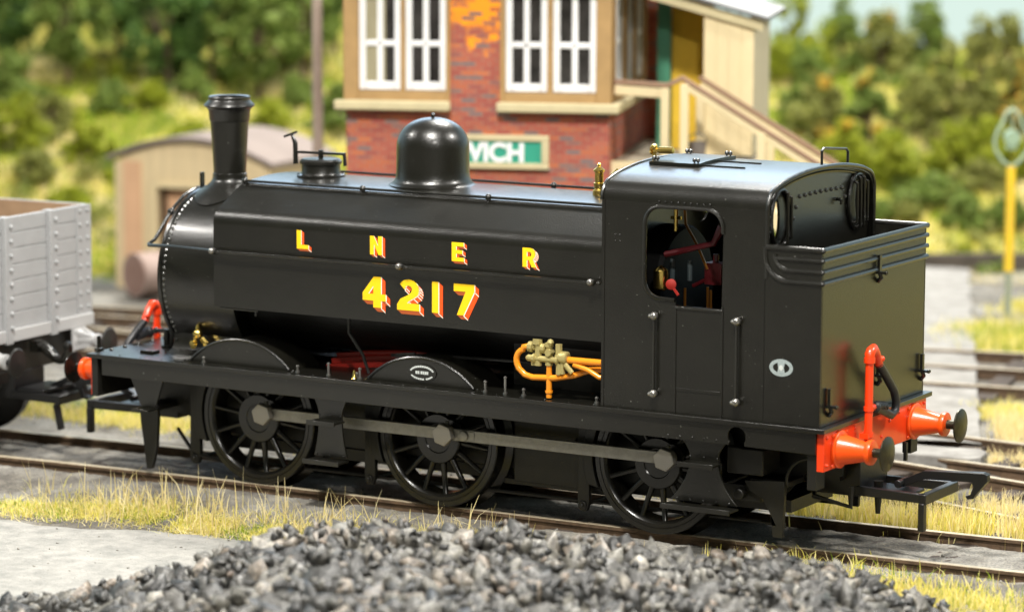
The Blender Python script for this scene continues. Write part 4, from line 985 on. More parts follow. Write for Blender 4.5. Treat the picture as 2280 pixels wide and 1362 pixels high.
mb.lathe([(.02,-.07),(.034,-.05),(.034,0),(.05,.01),(.05,.03),(.03,.04),(.03,.26),(.045,.27),(.045,.29),(.02,.30)], (-1.19,y-.02,1.69), (1,0,0), 10)
mb.lathe([(.03,0),(.05,.03),(.062,.06),(.062,.13),(.045,.14)], (-.94,y,1.72), (1,0,0), 12)
for (x, z0, z1, r) in ((-1.13,1.62,1.86,.036),(-1.14,1.83,1.88,.05),(-.90,1.74,1.85,.035),(-.90,1.55,1.66,.03),(-.86,1.56,1.70,.028),(-1.18,1.62,1.70,.03)): mb.tube([(x,y-.01,z0),(x,y-.01,z1)], r, 8)
mb.tube([(-.82,y-.03,1.66),(-.74,y-.03,1.58)], .026, 8); mb.tube([(-1.0,y-.06,1.76),(-1.0,y+.03,1.76)], .035, 8); mb.ball((-.99,y-.02,1.86), .036, 8)
mb.build('injector', BRASS2, LOCO, ang=30)
for (x, h) in ((-5.18,.05),(-4.0,.06),(-3.62,.12),(-3.28,.05),(-3.24,.10),(-1.76,.10),(-1.53,.16),(-1.32,.06),(-.50,.05)): mb = MB(); mb.tube([(x,-1.10,ZF),(x,-1.10,ZF+h)], .012, 6); mb.rivet((x,-1.10,ZF+h), (0,0,1), .02); mb.lathe([(.022,0),(.022,.015)], (x,-1.10,ZF), (0,0,1), 8); mb.build('plate_fitting', KNOB, LOCO)
mb = MB(); mb.lathe([(.02,0),(.035,.01),(.02,.03),(.012,.09),(1e-4,.10)], (-3.26,-1.17,ZF), (0,0,1), 8); mb.build('oil_cup', BRASS, LOCO)
mb = MB(); mb.tube([(-3.5,-.9,1.93),(-3.5,-.9,1.72),(-3.44,-.88,1.62),(-3.36,-.86,1.5),(-3.30,-.84,1.31)], .017, 8); mb.tube([(-3.1,-.72,1.50),(-2.6,-.72,1.535),(-.5,-.75,1.60)], .018, 6); mb.bar((-3.05,-.72,1.50),(-2.82,-.72,1.53),.03,.04)
mb.build('reach_rod', STEEL if False else mat('dull_rod', (.05,.05,.048), .35, metal=.6), LOCO)
mb = MB(); c = (-5.50,-.76,1.53); mb.ball(c, .055, 14); mb.tube([c,(c[0],c[1],1.60),(c[0],c[1],1.63)], [.03,.022,.012], 8); mb.tube([(c[0]-.02,c[1]-.02,1.50),(c[0]-.02,c[1]-.02,1.40)], .022, 8)
mb.lathe([(.045,0),(.045,.02),(.02,.025)], (c[0]-.02,c[1]-.05,1.42), (-.3,-1,0), 12); mb.tube([(c[0]+.05,c[1],1.48),(c[0]+.12,c[1],1.42)], .03, 8); mb.ball((c[0]+.12,c[1]-.02,1.42), .035, 8)
mb.build('drain_cock', BRASS, LOCO, ang=35)
# front end fittings
mb = MB(); mb.box(-6.12,-5.95,-.95,-.83,ZF,ZF+.035); mb.build('plate_block', BLACK, LOCO, bevel=.004); mb = MB(); mb.box(-6.60,-6.585,-1.07,-1.02,ZF-.02,ZF+.16); mb.box(-6.62,-6.56,-1.09,-1.0,ZF,ZF+.03); mb.build('front_lamp_bracket', BLACK, LOCO, bevel=.004)
mb = MB(); b0 = (-6.10,-.50)
mb.tube([(b0[0],b0[1],ZF),(b0[0],b0[1],1.50)], .035, 10); mb.tube([(b0[0]-.16,b0[1]+.02,1.47),(b0[0]+.2,b0[1]-.02,1.50)], .02, 8); mb.ball((b0[0]-.16,b0[1]+.02,1.47), .035, 8)
mb.tube([(b0[0]+.07,b0[1],ZF),(b0[0]+.07,b0[1],1.56)], .025, 8); mb.lathe([(.06,0),(.06,.03)], (b0[0],b0[1],ZF), (0,0,1), 10); mb.build('lubricator_stand', BLACK, LOCO)
def vac(x, y, h, sg, hose):
    mb = MB(); z1 = h
    mb.tube([(x,y,.93),(x,y,z1-.06)], .040, 12); mb.lathe([(.055,0),(.055,.05)], (x,y,z1-.11), (0,0,1), 12)
    mb.tube([(x,y,z1-.08),(x,y,z1-.03),(x,y+sg*.03,z1),(x,y+sg*.08,z1+.012),(x,y+sg*.14,z1-.04),(x,y+sg*.22,z1-.16)], [.047,.05,.05,.05,.045,.042], 12)
    mb.ball((x+.03,y+sg*.22,z1-.10), .03, 8); mb.lathe([(.05,-.02),(.05,.02)], (x,y,1.13), (0,0,1), 10); mb.box(x-.06,x+.03,y-.07,y+.02,1.10,1.15)
    mb.lathe([(.05,-.02),(.05,.02)], (x,y,1.38), (0,0,1), 10)
    mb.tube([(x,y,1.38),(x,y+sg*.13,1.38)], .035, 8)
    st = mb.build('vacuum_pipe', RED, LOCO, ang=50)
    mb = MB(); mb.tube(hose, .042, 12)
    for k in range(6): mb.lathe([(.052,-.008),(.052,.008)], (x, y+sg*(.17+.035*k), 1.38-.006*k), (0,1,0), 10)
    mb.ball((x,y+sg*.15,1.37), .062, 10); mb.build('vacuum_hose', RUBBER, st, ang=60)
x = 2.07; y = -.42
vac(x, y, 1.93, 1, [(x,y+.20,1.79),(x,y+.36,1.66),(x,y+.58,1.47),(x,y+.64,1.36),(x,y+.62,1.27),(x,y+.52,1.24),(x,y+.40,1.29),(x,y+.15,1.37)])
vac(-6.64, .05, 1.66, -1, [(-6.64,-.17,1.50),(-6.66,-.30,1.40),(-6.67,-.44,1.29),(-6.67,-.47,1.15),(-6.66,-.40,1.05)])
# ---- tension lock couplings
def coupling(x0, sg, par, name='coupling', mats=PLASTIC, hook=True):
    """x0: where the mount starts, sg: outward direction"""
    X = lambda a: x0+sg*a
    mb = MB(); mb.box(X(-.45), X(.02), -.32, .32, .50, .86)
    for y in (-.36, .36): mb.bar((X(-.02),y*.85,.56),(X(.72),y,.56),.055,.09)
    mb.box(X(.66), X(.73), -.395, .395, .505, .605)
    mb.plate([(X(.0),-.2),(X(.5),-.12),(X(.5),.12),(X(.0),.2)], [], 'xy', .53, .56)
    mb.box(X(.66), X(.72), -.415, -.335, .25, .52)
    mb.build(name, mats, par, bevel=.008, ang=30)
    if hook:
        mb = MB(); P = [(.30,.64),(.55,.76),(1.16,.80),(1.20,.78),(1.20,.72),(1.10,.60),(1.06,.54),(1.00,.53),(.98,.56),(1.03,.575),(1.06,.66),(1.04,.70),(.56,.68),(.34,.58)]
        P = [(X(a), z) for a, z in P]; mb.plate(P, [], 'xz', -.04, .04); mb.tube([(X(.32),-.12,.62),(X(.32),.12,.62)], .04, 8)
        mb.build('coupling_hook', mats, par, bevel=.006, ang=30)
coupling(1.93, 1, LOCO); coupling(-6.55, -1, LOCO)
mb = MB(); mb.tube([(1.45,-.2,.62),(1.55,-.5,.50),(1.92,-.45,.42),(1.92,-.45,.62)], .025, 6); mb.build('brake_pull_rod', CHASSIS, LOCO); mb = MB(); mb.tube([(2.02,-.05,.62),(2.02,-.05,.30)], [.05,.025], 8); mb.build('chain_bracket', CHASSIS, LOCO); mb = MB(); mb.box(1.98,2.01,.62,.66,.70,.88); mb.build('chain_bracket', CHASSIS, LOCO)

# ================================================================== WAGON
WG = thing('open_wagon', 'grey seven plank open wagon with brown inside, coupled at the left', 'wagon', (0,0,0)); WG['_local'] = 1
wz0, wz1, wl, wy = 1.30, 2.545, 5.0, 1.19
def wpart(mb, name, m, **k):
    o = mb.build(name, m, None, **k); o.parent = WG; return o
mb = MB()
H = (wz1-wz0)/7
for i in range(7):
    z0 = wz0+i*H+(.008 if i else 0); mb.box(-.055, 0, -wy, wy, z0, wz0+(i+1)*H)
mb.box(-.05, -.012, -wy+.01, wy-.01, wz0, wz1-.01)
wpart(mb, 'end_panel', WGREY, bevel=.006)
for sg in (-1, 1):
    mb = MB()
    for i in range(7): mb.box(-wl, -.056, sg*wy-.03, sg*wy+.02, wz0+i*H+.012, wz0+(i+1)*H)
    mb.box(-wl, -.06, sg*wy-.02, sg*wy+.01, wz0, wz1-.01); wpart(mb, 'side_panel', WGREY, bevel=.006)
mb = MB(); mb.box(-wl, -wl+.05, -wy+.03, wy-.03, wz0, wz1); wpart(mb, 'end_panel', WGREY)
mb = MB(); mb.box(-wl+.051, -.058, -wy+.032, -wy+.05, wz0, wz1-.004); mb.box(-wl+.051, -.058, wy-.05, wy-.032, wz0, wz1-.004); mb.box(-wl+.051,-.058,-wy+.05,wy-.05,wz0,wz0+.05); mb.box(-.075,-.058,-wy+.05,wy-.05,wz0+.05,wz1-.004); mb.box(-wl+.051,-wl+.07,-wy+.05,wy-.05,wz0+.05,wz1-.004)
wpart(mb, 'lining', WBROWN)
for y in (-.42, .42):
    mb = MB(); mb.box(0, .06, y-.06, y+.06, wz0-.16, wz1+.012); mb.box(-.06,.0,y-.06,y+.06,wz1+.001,wz1+.012)
    for z in np.linspace(wz0+.02, wz1-.1, 8): mb.lathe([(.028,0),(.026,.02),(.01,.03),(1e-4,.031)], (.06, y+.035, z), (1,0,0), 8)
    wpart(mb, 'stanchion', WGREY, bevel=.006)
for y in (-wy+.16, wy-.16):
    s1 = 1 if y > 0 else -1; mb = MB(); mb.box(.001, .012, min(y-.1*s1, s1*(wy+.021)), max(y-.1*s1, s1*(wy+.021)), wz0, wz1+.004)
    for z in np.linspace(wz0+.08, wz1-.06, 8):
        for dy in (-.045,.10): mb.lathe([(.022,0),(.02,.014),(1e-4,.022)], (.012, y+dy*s1, z), (1,0,0), 8)
    wpart(mb, 'corner_plate', WGREY, bevel=.004)
mb = MB(); mb.box(-.02,.05,-wy,wy,1.16,1.298); wpart(mb, 'headstock', WGREYL, bevel=.008)
mb = MB(); mb.box(-wl+.02,-.03,-.95,-.88,.92,1.16); mb.box(-wl+.02,-.03,.88,.95,.92,1.16); mb.box(-.06,-.02,-.94,.94,.80,1.16); wpart(mb, 'underframe', CHASSIS)
for y in (-.87, .87):
    mb = MB(); mb.lathe([(.12,0),(.12,.02),(.09,.05),(.062,.24),(.07,.25),(.085,.26),(.085,.29),(.05,.30)], (.05,y,1.03), (1,0,0), 20)
    for a in range(4): t = a*PI/2+PI/4; mb.bar((.055,y+.13*math.cos(t),1.03+.13*math.sin(t)),(.26,y+.055*math.cos(t),1.03+.055*math.sin(t)),.03,.05)
    mb.box(.05,.07,y-.13,y+.13,.90,1.16)
    b_ = wpart(mb, 'buffer', WGREYL, ang=35)
    mb = MB(); mb.lathe([(.035,.28),(.035,.40),(.15,.415),(.165,.425),(.15,.44),(1e-4,.455)], (.05,y,1.03), (1,0,0), 28); q = mb.build('buffer_head', mat('blackened_steel', (.04,.04,.038), .4, metal=.6), None, ang=35); q.parent = b_
mb = MB(); pts = [(.06,0,1.06),(.20,0,1.07),(.30,0,1.01)]+[(p[0],0,p[1]) for p in arc(.42,1.06,.12,205,405,12)]
mb.tube(pts, [.06,.065,.06]+[.052]*12+[.026], 10); mb.box(.05,.16,-.06,.06,1.01,1.14); wpart(mb, 'drawhook', GLOSS, ang=40)
for ax_ in (-1.0,-3.9):
    for sg in (-1,1):
        mb = MB(); mb.lathe([(.40,0),(.48,0),(.485,.14),(.53,.17),(.53,.19),(.40,.19),(.40,0)], (ax_,sg*.76,.485), (0,-sg,0), 40)
        w_ = mb.build('wheel', GLOSS, None, ang=32); w_.parent = WG
        mb = MB(); mb.lathe([(.41,.09),(.12,.04),(.10,0),(1e-4,0)], (ax_,sg*.76,.485), (0,-sg,0), 28); d_ = mb.build('wheel_disc', GLOSS, None); d_.parent = w_
class _P: pass
mb = MB(); X = lambda a: a-.02
mb.box(-.35,.0,-.28,.28,.50,.80)
for y in (-.34,.34): mb.bar((-.02,y*.85,.56),(.66,y,.56),.055,.09)
mb.box(.60,.67,-.375,.375,.505,.605); mb.plate([(0,-.2),(.45,-.12),(.45,.12),(0,.2)], [], 'xy', .53, .57); mb.bar((.58,-.30,.50),(.64,-.30,.22),.07,.06); mb.box(.05,.4,-.3,.3,.60,.64)
wpart(mb, 'coupling', PLASTIC, bevel=.008)
mb = MB(); P = [(.25,.64),(.5,.76),(.95,.76),(.95,.70),(.86,.56),(.82,.56),(.86,.68),(.5,.69),(.3,.58)]; mb.plate(P, [], 'xz', .02, .09); wpart(mb, 'coupling_hook', PLASTIC, bevel=.006)
mb = MB(); mb.tube([(-.05,-.55,1.0),(.02,-.55,.75),(-.15,-.6,.45),(-.6,-.7,.2)], .03, 6); mb.box(-.1,.05,-.7,-.45,.72,.84); wpart(mb, 'brake_gear', CHASSIS)
WG.location = (-8.37, -.02, 0); WG.rotation_euler.z = math.radians(2.6)

# ================================================================== SIGNAL BOX
SX, SY = -4.63, 6.60; SA = math.radians(21.0)
SB = thing('signal_box', 'brick signal box with white sash windows and tan frames behind the dome', 'building'); SB['_local'] = 1
def brick_mat():
    m = bpy.data.materials.new('weathered_brick'); m.use_nodes = True; n = m.node_tree.nodes; l = m.node_tree.links; b = n['Principled BSDF']
    t = n.new('ShaderNodeTexCoord'); sp = n.new('ShaderNodeSeparateXYZ'); l.new(t.outputs['Object'], sp.inputs[0])
    ad = n.new('ShaderNodeMath'); l.new(sp.outputs['X'], ad.inputs[0]); l.new(sp.outputs['Y'], ad.inputs[1])
    cb = n.new('ShaderNodeCombineXYZ'); l.new(ad.outputs[0], cb.inputs['X']); l.new(sp.outputs['Z'], cb.inputs['Y'])
    br = n.new('ShaderNodeTexBrick'); l.new(cb.outputs[0], br.inputs['Vector'])
    br.inputs['Scale'].default_value = 1.0; br.inputs['Brick Width'].default_value = .175; br.inputs['Row Height'].default_value = .056
    br.inputs['Mortar Size'].default_value = .008; br.inputs['Mortar Smooth'].default_value = .3; br.inputs['Bias'].default_value = 0
    br.inputs['Color1'].default_value = (0,0,0,1); br.inputs['Color2'].default_value = (1,1,1,1); br.inputs['Mortar'].default_value = (.5,.5,.5,1)
    r = n.new('ShaderNodeValToRGB'); e = r.color_ramp.elements
    e[0].position, e[0].color = 0, (.15,.12,.13,1); e[1].position, e[1].color = 1, (.50,.14,.050,1)
    for p, c in ((.10,(.20,.12,.11)),(.18,(.30,.055,.045)),(.45,(.36,.075,.050)),(.7,(.40,.10,.060)),(.85,(.43,.105,.045))): k = e.new(p); k.color = (*c, 1)
    l.new(br.outputs['Color'], r.inputs[0])
    no = n.new('ShaderNodeTexNoise'); no.inputs['Scale'].default_value = 1.35; no.inputs['Detail'].default_value = 3
    mp = n.new('ShaderNodeMapping'); mp.inputs['Location'].default_value = (3.1,1.7,.6); l.new(cb.outputs[0], mp.inputs[0]); l.new(mp.outputs[0], no.inputs['Vector'])
    # orange lichen: a patch of its own high on the pier between the windows
    g = n.new('ShaderNodeTexNoise'); g.inputs['Scale'].default_value = 5; l.new(cb.outputs[0], g.inputs['Vector'])
    vs = n.new('ShaderNodeVectorMath'); vs.operation = 'DISTANCE'; vs.inputs[1].default_value = (-1.55, 4.75, 0); l.new(cb.outputs[0], vs.inputs[0])
    mr = n.new('ShaderNodeMapRange'); mr.inputs['From Min'].default_value = 0; mr.inputs['From Max'].default_value = 1.0; mr.inputs['To Min'].default_value = .82; mr.inputs['To Max'].default_value = .22
    l.new(vs.outputs['Value'], mr.inputs[0]); ml = n.new('ShaderNodeMath'); l.new(mr.outputs[0], ml.inputs[0]); l.new(g.outputs['Fac'], ml.inputs[1])
    rr = n.new('ShaderNodeValToRGB'); rr.color_ramp.elements[0].position = .98; rr.color_ramp.elements[1].position = 1.08 if False else 1.0
    gt = n.new('ShaderNodeMapRange'); gt.inputs['From Min'].default_value = .98; gt.inputs['From Max'].default_value = 1.10; l.new(ml.outputs[0], gt.inputs[0])
    mx = n.new('ShaderNodeMixRGB'); mx.inputs[2].default_value = (.92,.32,.010,1); m3 = n.new('ShaderNodeMath'); m3.operation = 'MULTIPLY'; m4 = n.new('ShaderNodeMapRange'); m4.inputs['From Min'].default_value = .1; m4.inputs['From Max'].default_value = .55; l.new(br.outputs['Color'], m4.inputs[0]); l.new(gt.outputs[0], m3.inputs[0]); l.new(m4.outputs[0], m3.inputs[1]); l.new(m3.outputs[0], mx.inputs[0])
    mo = n.new('ShaderNodeMixRGB'); mo.inputs[2].default_value = (.30,.16,.11,1); l.new(br.outputs['Fac'], mo.inputs[0]); l.new(r.outputs[0], mo.inputs[1]); l.new(mo.outputs[0], mx.inputs[1])
    l.new(mx.outputs[0], b.inputs['Base Color']); b.inputs['Roughness'].default_value = .9
    return m
BRICK = brick_mat()
TAN = mat('tan_timber', (.36,.225,.09), .7, var=.12, vscale=3); CREAM = mat('cream_timber', (.66,.55,.33), .7, var=.08, vscale=2, wscale=(1,1,.3))
STONE = mat('cream_sill', (.52,.45,.27), .75, var=.08, vscale=4); WHITE = mat('white_sash', (.80,.80,.80), .5)
PANE = mat('dark_pane', (.035,.032,.030), .12, var=.5, vscale=3); SLATE = mat('grey_slate', (.30,.30,.295), .7, var=.12, vscale=6); DSLATE = mat('dark_barge_edge', (.09,.09,.09), .6)
OCHRE = mat('ochre_timber', (.72,.46,.03), .7, var=.1, vscale=2); GREENP = mat('green_paint', (.05,.22,.13), .5); SIGNG = mat('sign_green', (.03,.30,.20), .5); STAIRB = mat('brown_handrail', (.26,.16,.10), .7)
def sp_(mb, name, m, parent=SB, **k):
    o = mb.build(name, m, None, **k); o.parent = parent; return o
WZ0, WZ1 = 3.60, 4.90
# walls: front pier and lower wall, the openings left clear
def wall_xz(x0, x1, y0, y1, holes, z1=5.06):
    mb = MB(); mb.plate([(x0,-.15),(x1,-.15),(x1,z1),(x0,z1)], holes, 'xz', y0, y1); return mb
def rect(a, b, c, d): return [(a,c),(b,c),(b,d),(a,d)]
wl_ = sp_(wall_xz(-3.29, 0, 0, .22, [rect(-3.25,-2.0,WZ0-.12,WZ1+.10), rect(-1.32,-.02,WZ0-.12,WZ1+.10)]), 'wall', BRICK, smooth=False)
mb = MB(); mb.plate([(.2205,-.15),(4.4,-.15),(4.4,5.06),(.2205,5.06)], [rect(.30,3.5,WZ0-.1,WZ1+.10)], 'yz', -.22, 0); sp_(mb, 'wall', BRICK, smooth=False)
mb = MB(); mb.box(-3.29,-3.07,.2205,4.4,-.15,5.06); mb.box(-3.06,-.23,4.18,4.4,-.15,5.06); sp_(mb, 'wall', BRICK, smooth=False)
mb = MB(); mb.box(-3.06,-.23,.23,4.17,2.9,3.0); sp_(mb, 'floor', OCHRE)
mb = MB(); mb.v = [(-3.6,-.35,5.07),(.35,-.35,5.07),(.35,4.7,5.07),(-3.6,4.7,5.07),(-2.6,2.2,5.65),(-.6,2.2,5.65)]; mb.f = [(0,1,5,4),(1,2,5),(2,3,4,5),(3,0,4),(0,3,2,1)]; mb.m = [0]*5; sp_(mb, 'roof', SLATE, smooth=False)
def sash(x0, x1, y, par, curtain=False, side=False):
    z0, z1 = WZ0+.01, WZ1; fw = .085; mb = MB()
    def bx(a, b, c, d, t=.05, off=0.0):
        if side: mb.box(-t+y, y+off, a, b, c, d)
        else: mb.box(a, b, y-off, y+t, c, d)
    bx(x0, x0+fw, z0, z1); bx(x1-fw, x1, z0, z1); bx(x0+fw, x1-fw, z0, z0+.105); bx(x0+fw, x1-fw, z1-.06, z1)
    xm = (x0+x1)/2; bx(xm-.038, xm+.038, z0+.105, z1-.06, .04); bx(x0+fw, x1-fw, (z0+z1)/2-.105, (z0+z1)/2-.03, .045)
    w = sp_(mb, 'window', WHITE, par, bevel=.012)
    mb = MB()
    if side: mb.box(y-.035, y-.03, x0+fw, x1-fw, z0+.07, z1-.05)
    else: mb.box(x0+fw, x1-fw, y+.03, y+.035, z0+.07, z1-.05)
    sp_(mb, 'pane', PANE, w)
    if curtain:
        mb = MB(); mb.box(x0+fw, xm+.07, y+.022, y+.028, z0+.08, z1-.05); sp_(mb, 'curtain', mat('olive_blind', (.30,.27,.17), .8), w)
for (a, b, cu) in ((-3.13,-2.60,True),(-2.545,-2.03,False),(-1.29,-.765,False),(-.70,-.16,False)): sash(a, b, .02, SB, cu)
for (a, b) in ((.45,1.35),(1.5,2.3),(2.45,3.3)): sash(a, b, -.02, SB, side=True)
mb = MB()   # tan timber frames round the sashes
for (x0, x1, inner_) in ((-3.32,-1.975,(-2.60,-2.545)),(-1.35,.03,(-.765,-.70))):
    a, b = (x0+.19 if x0 < -3 else x0+.06), (x1-.055 if x1 < 0 else x1-.19)
    mb.box(x0, a, -.035, .10, WZ0-.14, WZ1+.12); mb.box(b, x1, -.035, .10, WZ0-.14, WZ1+.12); mb.box(inner_[0], inner_[1], -.03, .10, WZ0-.02, WZ1)
    mb.box(a, b, -.035, .10, WZ0-.14, WZ0); mb.box(a, b, -.035, .10, WZ1, WZ1+.12)
for yy in (.30,1.4,2.35,3.35): mb.box(-.08,.03,yy-.05,yy+.09,WZ0-.12,WZ1+.1)
mb.box(-.08,.028,.35,3.3,WZ0-.12,WZ0); sp_(mb, 'window_frame', TAN, bevel=.01)
mb = MB(); mb.plate([(-3.42,WZ0-.235),(-3.42,WZ0-.11),(-1.96,WZ0-.11),(-1.96,WZ0-.235)], [], 'xz', -.15, -.036); sp_(mb, 'window_sill', STONE, bevel=.025)
mb = MB(); mb.box(-1.38,.14,-.15,-.036,WZ0-.235,WZ0-.11); mb.box(.0305,.14,-.036,3.6,WZ0-.235,WZ0-.11); sp_(mb, 'window_sill', STONE, bevel=.025)
mb = MB(); mb.tube([(.10,4.46,-.1),(.10,4.46,5.06)], .055, 10); sp_(mb, 'drainpipe', GREENP)
mb = MB(); mb.box(.0005,.60,3.65,3.85,-.15,5.06); sp_(mb, 'wall', BRICK)
mb = MB(); mb.box(.35,.52,1.95,2.05,2.75,5.4); sp_(mb, 'door_post', GREENP)
# porch and stair
PR = thing('timber_porch', 'cream boarded timber porch with grey roof at the top of the stairs', 'porch'); PR['_local'] = 1
def pp(mb, name, m, **k): o = mb.build(name, m, None, **k); o.parent = PR; return o
mb = MB()
for i in range(4): x0 = 1.05+i*.155; mb.box(x0, x0+.151, 1.00+.004*(i % 2), 1.06, 2.78, 4.90-.27*(x0+.15-.2))
mb.box(1.05,1.67,1.012,1.05,2.78,4.50); pp(mb, 'wall', CREAM, bevel=.003)
mb = MB()
for i in range(14): y0 = 1.062+i*.155; mb.box(1.61, 1.67+.004*(i % 2), y0, y0+.151, 2.78, 4.505)
pp(mb, 'wall', mat('grey_cream_timber', (.56,.50,.37), .7), bevel=.003)
mb = MB(); mb.box(.525,1.05,2.1,2.16,2.75,5.0); pp(mb, 'back_panel', OCHRE)
mb = MB(); mb.bar((.2,.97,4.83),(1.79,.97,4.40),.04,.12); pp(mb, 'bargeboard', STONE)
mb = MB(); a = Vector((.2,0,4.92)); b = Vector((1.86,0,4.47)); nn = Vector((.26,0,.96))
mb.v = [(a.x,.88,a.z),(b.x,.88,b.z),(b.x,3.4,b.z),(a.x,3.4,a.z),(a.x,.88,a.z+.045),(b.x,.88,b.z+.045),(b.x,3.4,b.z+.045),(a.x,3.4,a.z+.045)]
mb.f = [(3,2,1,0),(4,5,6,7),(0,1,5,4),(1,2,6,5),(2,3,7,6),(3,0,4,7)]; mb.m = [1,0,1,1,1,1]; pp(mb, 'roof', [SLATE, DSLATE], smooth=False)
ST = thing('staircase', 'cream timber staircase with brown handrails going down beside the brick building', 'stairs'); ST['_local'] = 1
def sp2(mb, name, m, **k): o = mb.build(name, m, None, **k); o.parent = ST; return o
mb = MB(); mb.box(.01,1.75,.30,4.0,2.66,2.74); sp2(mb, 'landing', mat('grey_boards', (.42,.37,.28), .8, var=.15, vscale=5))
mb = MB(); mb.box(.0,1.0,.22,.295,2.55,2.76); mb.bar((.95,.26,2.72),(2.55,.26,1.755),.06,.20); mb.bar((.95,1.05,2.72),(2.55,1.05,1.755),.06,.20); mb.box(2.5,3.4,.25,1.1,1.66,1.74); mb.bar((3.36,1.1,1.7),(3.36,4.4,-.1),.06,.2); sp2(mb, 'stringer', CREAM)
for (y, a, b) in ((.27,(.86,3.80),(2.75,2.65)), (.95,(1.0,3.76),(2.75,2.69))):
    mb = MB(); mb.bar((a[0],y,a[1]),(b[0],y,b[1]),.07,.06)
    if y < .5: mb.bar((.03,y,3.74),(.70,y,3.70),.07,.06); mb.bar((.68,y,3.70),(.88,y,3.80),.07,.06)
    sp2(mb, 'handrail', STAIRB, bevel=.01)
    mb = MB(); mb.bar((a[0]+.02,y+.002,a[1]-.09),(b[0],y+.002,b[1]-.09),.05,.08)
    if y < .5: mb.bar((.03,y+.002,3.64),(.70,y+.002,3.60),.05,.12)
    sp2(mb, 'rail_board', CREAM, bevel=.01)
for (x, y) in ((.66,.26),(.90,.26),(1.85,.26),(2.7,.26),(1.02,.95),(1.9,.95)):
    zt = 3.72 if x < .8 else 3.80-(x-.86)*.61; zb = 2.70 if x < 1.05 else 2.72-(x-.95)*.603
    mb = MB(); mb.box(x-.05,x+.05,y-.05,y+.05,zb,zt-.05); sp2(mb, 'post', CREAM, bevel=.008)
for k in range(6):
    x = 1.05+k*.28; z = 2.60-k*.169; mb = MB(); mb.box(x,x+.26,.30,1.01,z,z+.04); sp2(mb, 'tread', CREAM)
for (x, y, z1) in ((.9,.5,2.66),(.9,3.6,2.66),(1.6,3.0,2.66),(2.55,.3,1.66),(3.25,.3,1.66),(3.25,.95,1.66)): mb = MB(); mb.box(x,x+.1,y,y+.1,-.15,z1); sp2(mb, 'support', STAIRB)
BK = thing('bucket', 'dark grey bucket standing on the landing by the porch door', 'bucket'); BK['_local'] = 1
mb = MB(); mb.lathe([(.09,0),(.12,.24),(.125,.24),(.11,.23),(.085,.02),(1e-4,.02)], (1.02,.66,2.742), (0,0,1), 16); o = mb.build('pail', mat('galvanised', (.20,.18,.17), .5, metal=.4), None); o.parent = BK
mb = MB(); mb.tube([(1.02+.12*math.cos(t),.66,2.97+.12*math.sin(t)) for t in np.linspace(0,PI,9)], .008, 5); o = mb.build('handle', DSLATE, None); o.parent = BK
# station name board
SG = thing('name_board', 'green name board with white capitals and cream frame on the brick wall', 'sign'); SG['_local'] = 1
x0, x1, z0, z1 = -2.45, -.735, 2.665, 3.085
mb = MB(); mb.box(x0+.05,x1-.05,-.045,-.002,z0+.05,z1-.05); o = mb.build('board', SIGNG, None); o.parent = SG
mb = MB(); mb.box(x0,x1,-.07,-.002,z1-.075,z1); mb.box(x0,x1,-.07,-.002,z0,z0+.075); mb.box(x0,x0+.07,-.07,-.002,z0+.0755,z1-.0755); mb.box(x1-.09,x1,-.07,-.002,z0+.0755,z1-.0755); o = mb.build('frame', STONE, None, bevel=.01); o.parent = SG
fc = bpy.data.curves.new('board_text', 'FONT'); fc.body = 'NORWICH'; fc.size = .315; fc.extrude = .006; fc.offset = .012; fc.align_x = 'RIGHT'; fc.space_character = .98
fo = bpy.data.objects.new('lettering', fc); C.objects.link(fo); bpy.context.view_layer.update()
me = bpy.data.meshes.new_from_object(fo.evaluated_get(bpy.context.evaluated_depsgraph_get())); bpy.data.objects.remove(fo)
lo = bpy.data.objects.new('lettering', me); C.objects.link(lo); me.materials.clear(); me.materials.append(WHITE); lo.rotation_euler = (PI/2, 0, 0); lo.location = (x1-.30,-.052,z0+.098); lo.parent = SG
for r_ in (SB, PR, ST, BK, SG): r_.location = (SX, SY, 0); r_.rotation_euler.z = SA

# ================================================================== hut, barrel, poles
HT = thing('yard_hut', 'cream and tan boarded hut with arched grey roof behind the chimney', 'hut'); HT['_local'] = 1
def hp_(mb, name, m, **k): o = mb.build(name, m, None, **k); o.parent = HT; return o
HW, HD, HE, HP = 2.66, 1.9, 1.78, .34
def archz(x): return HE+HP*(1-((x-HW/2)/(HW/2))**2)
HCREAM = mat('hut_cream', (.62,.50,.30), .8, var=.10, vscale=1.5, wscale=(6,1,.4)); HPINK = mat('hut_tan', (.60,.37,.22), .8, var=.1, vscale=2)
mb = MB(); po = [(0,-.3),(HW,-.3)]+[(x, archz(x)) for x in np.linspace(HW, 0, 20)]
mb.plate(po, [rect(.74,1.55,-.1,1.42)], 'xz', 0, .08); hp_(mb, 'wall', HCREAM, smooth=False)
mb = MB(); mb.box(.16,.46,-.03,-.001,-.25,HE+.02); hp_(mb, 'corner_board', HPINK)
mb = MB(); mb.box(.66,.74,-.04,.03,-.1,1.50); mb.box(.66,1.63,-.045,.03,1.421,1.50); mb.box(1.55,1.63,-.04,.03,-.1,1.42); hp_(mb, 'door_frame', CREAM)
mb = MB(); mb.box(.74,1.55,.16,.20,-.1,1.42); hp_(mb, 'door', HPINK)
mb = MB(); mb.box(.745,.83,.10,.15,-.1,1.42); mb.box(.745,1.54,.10,.15,1.36,1.42); hp_(mb, 'recess_shade', mat('shadowed_brown', (.10,.06,.03), .8))  # dark strips with the shade of the door recess put into their colour
for x_ in (0, HW-.08): mb = MB(); mb.box(x_,x_+.08,.081,HD,-.3,HE); hp_(mb, 'wall', HCREAM)
mb = MB(); mb.plate(po, [], 'xz', HD, HD+.08); hp_(mb, 'wall', HCREAM)
